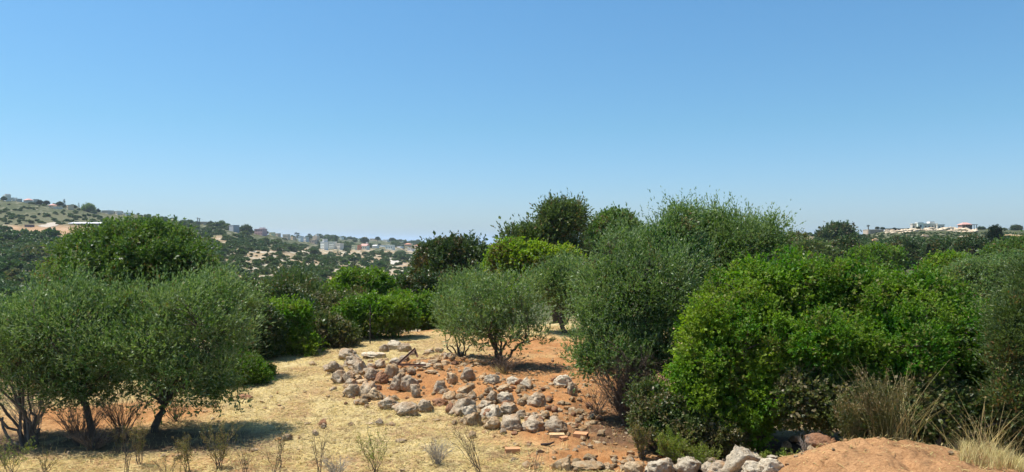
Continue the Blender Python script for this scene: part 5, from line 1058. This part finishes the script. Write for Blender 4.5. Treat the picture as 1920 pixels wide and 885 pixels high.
def hillside():
    rng = np.random.default_rng(12); S = []
    def zone(n, x0, x1, y0, y1, wlo, whi, dens, ymin=60, soilk=1.0):
        for _ in range(n):
            px = rng.uniform(x0, x1); py = rng.uniform(y0, y1)
            if rng.random() > dens(px, py): continue
            if soilk and soilmask(np.array(px), np.array(py + 1), 1.0) > .4: continue
            x, Y, z = hit(px, py, ymin)
            pr = HZ - (z - EYE) / Y * F
            if abs(pr - py) > 2.5: continue
            w = rng.uniform(wlo, whi) * (.45 + .8 * (py - 360) / 160) * (1.35 if rng.random() < .15 else 1)
            if 1480 < px and py < 452: w *= .55
            if 1610 < px < 1930 and py - w * .62 < (438.5 if w > 6 else 433): continue
            if 1480 < px < 1540 and rng.random() < .4: continue
            if any(abs(px - hx) < hw / 2 + w * .4 and -3 < py - hy < 3 + w * .55 for hx, hy, hw in HBOX): continue
            S.append((px, py, w, x, Y, z))
    zone(520, -20, 150, 445, 590, 18, 34, lambda a, b: 1)
    zone(260, -20, 330, 425, 450, 13, 22, lambda a, b: 1 if (a > 170 or b > 446) else .25)
    zone(620, -20, 420, 374, 424, 6, 15, lambda a, b: (.8 if b > 394 + .02 * a and a < 200 else 1))
    zone(1000, 340, 640, 412, 475, 8, 17, lambda a, b: 1)
    zone(620, 390, 820, 468, 540, 8, 20, lambda a, b: .8)
    zone(900, 390, 800, 458, 515, 4, 9, lambda a, b: .9, soilk=0)
    zone(420, 640, 830, 462, 478, 10, 16, lambda a, b: 1)
    zone(500, 540, 960, 445, 466, 7, 13, lambda a, b: 1)
    zone(900, 1480, 1960, 436, 505, 12, 30, lambda a, b: 1 if b > 440 else .3)
    zone(500, 1620, 1930, 436, 447, 4, 10, lambda a, b: 1, soilk=0)
    zone(200, 1480, 1640, 436, 470, 10, 18, lambda a, b: .8)
    S.sort(key=lambda s: -s[2] * (1.5 if s[0] > 1400 else 1)); ind = S[:285]; rest = S[285:]
    for k, (px, py, w, x, Y, z) in enumerate(ind):
        s = w * Y / F; o = bpy.data.objects.new('hillside_shrub', SV[rng.integers(0, len(SV))]); COL.objects.link(o); o.location = (x, Y, z - .1 * s)
        o.scale = (s, s, s * rng.uniform(.55, .9)); o.rotation_euler = (0, 0, rng.random() * 6.28)
        if px > 1400: tag(o, 'dark green shrub on the slope below the hilltop villa and tan wall', 'shrub', 'shrubs on the right hillside')
        elif px < 330: tag(o, 'dark shrub in the thick scrub of the far left slope, left of the dome tree', 'shrub', 'shrubs on the far left slope')
        else: tag(o, 'dark green shrub dotting the pale hillside below the village', 'shrub', 'shrubs on the pale hillside')
    g = Geo(); base = []
    for k in range(4):
        r2 = np.random.default_rng(650 + k); gg = Geo(); lb = [(0, 0, .3, .42, .42, .34), (.2, 0, .35, .25, .25, .22), (-.2, .1, .3, .25, .25, .25), (0, -.1, .5, .2, .2, .18)]
        C, Nn = crown_points(r2, lb, 60, .7, -.3); sprays(r2, gg, C, Nn, 4, .07, .06, .3, .5, 3, .12, .09, .6, jit=1.0)
        C, Nn = crown_points(r2, np.array(lb) * [1, 1, 1, .6, .6, .7], 18, .3, -.3); sprays(r2, gg, C, Nn, 3, .08, .06, .3, .5, 3, .25, .2, .5, jit=1.0)
        base.append((np.concatenate(gg.v), np.concatenate(gg.f if len(gg.f) == 1 else [gg.f[0]] + [f for f in gg.f[1:]])))
    for q, (px, py, w, x, Y, z) in enumerate(rest):
        V, Fq = base[q % 4]; s = w * Y / F; a = rng.random() * 6.28; c_, s_ = math.cos(a), math.sin(a)
        W = np.stack([(V[:, 0] * c_ - V[:, 1] * s_) * s + x, (V[:, 0] * s_ + V[:, 1] * c_) * s + Y, V[:, 2] * s * rng.uniform(.55, .85) + z - .1 * s], -1); g.add(W, Fq)
    tag(g.build('scrub', M['far']), 'dark low scrub covering the far slopes between the shrubs', 'scrub', kind='stuff')
    print('hillside', len(S), len(rest))
hillside()

# ------------------------------------------------------------------ haze
def haze():
    g = Geo().box(-13500, 13500, -80, 14500, -61.5, 62); m, nt, out = newmat('haze_air'); v = N(nt, 'ShaderNodeVolumePrincipled')
    v.inputs['Density'].default_value = .00015; v.inputs['Color'].default_value = (.70, .84, 1, 1); v.inputs['Anisotropy'].default_value = .2
    nt.links.new(v.outputs[0], out.inputs['Volume']); o = g.build('haze', m); tag(o, kind='stuff')
haze()
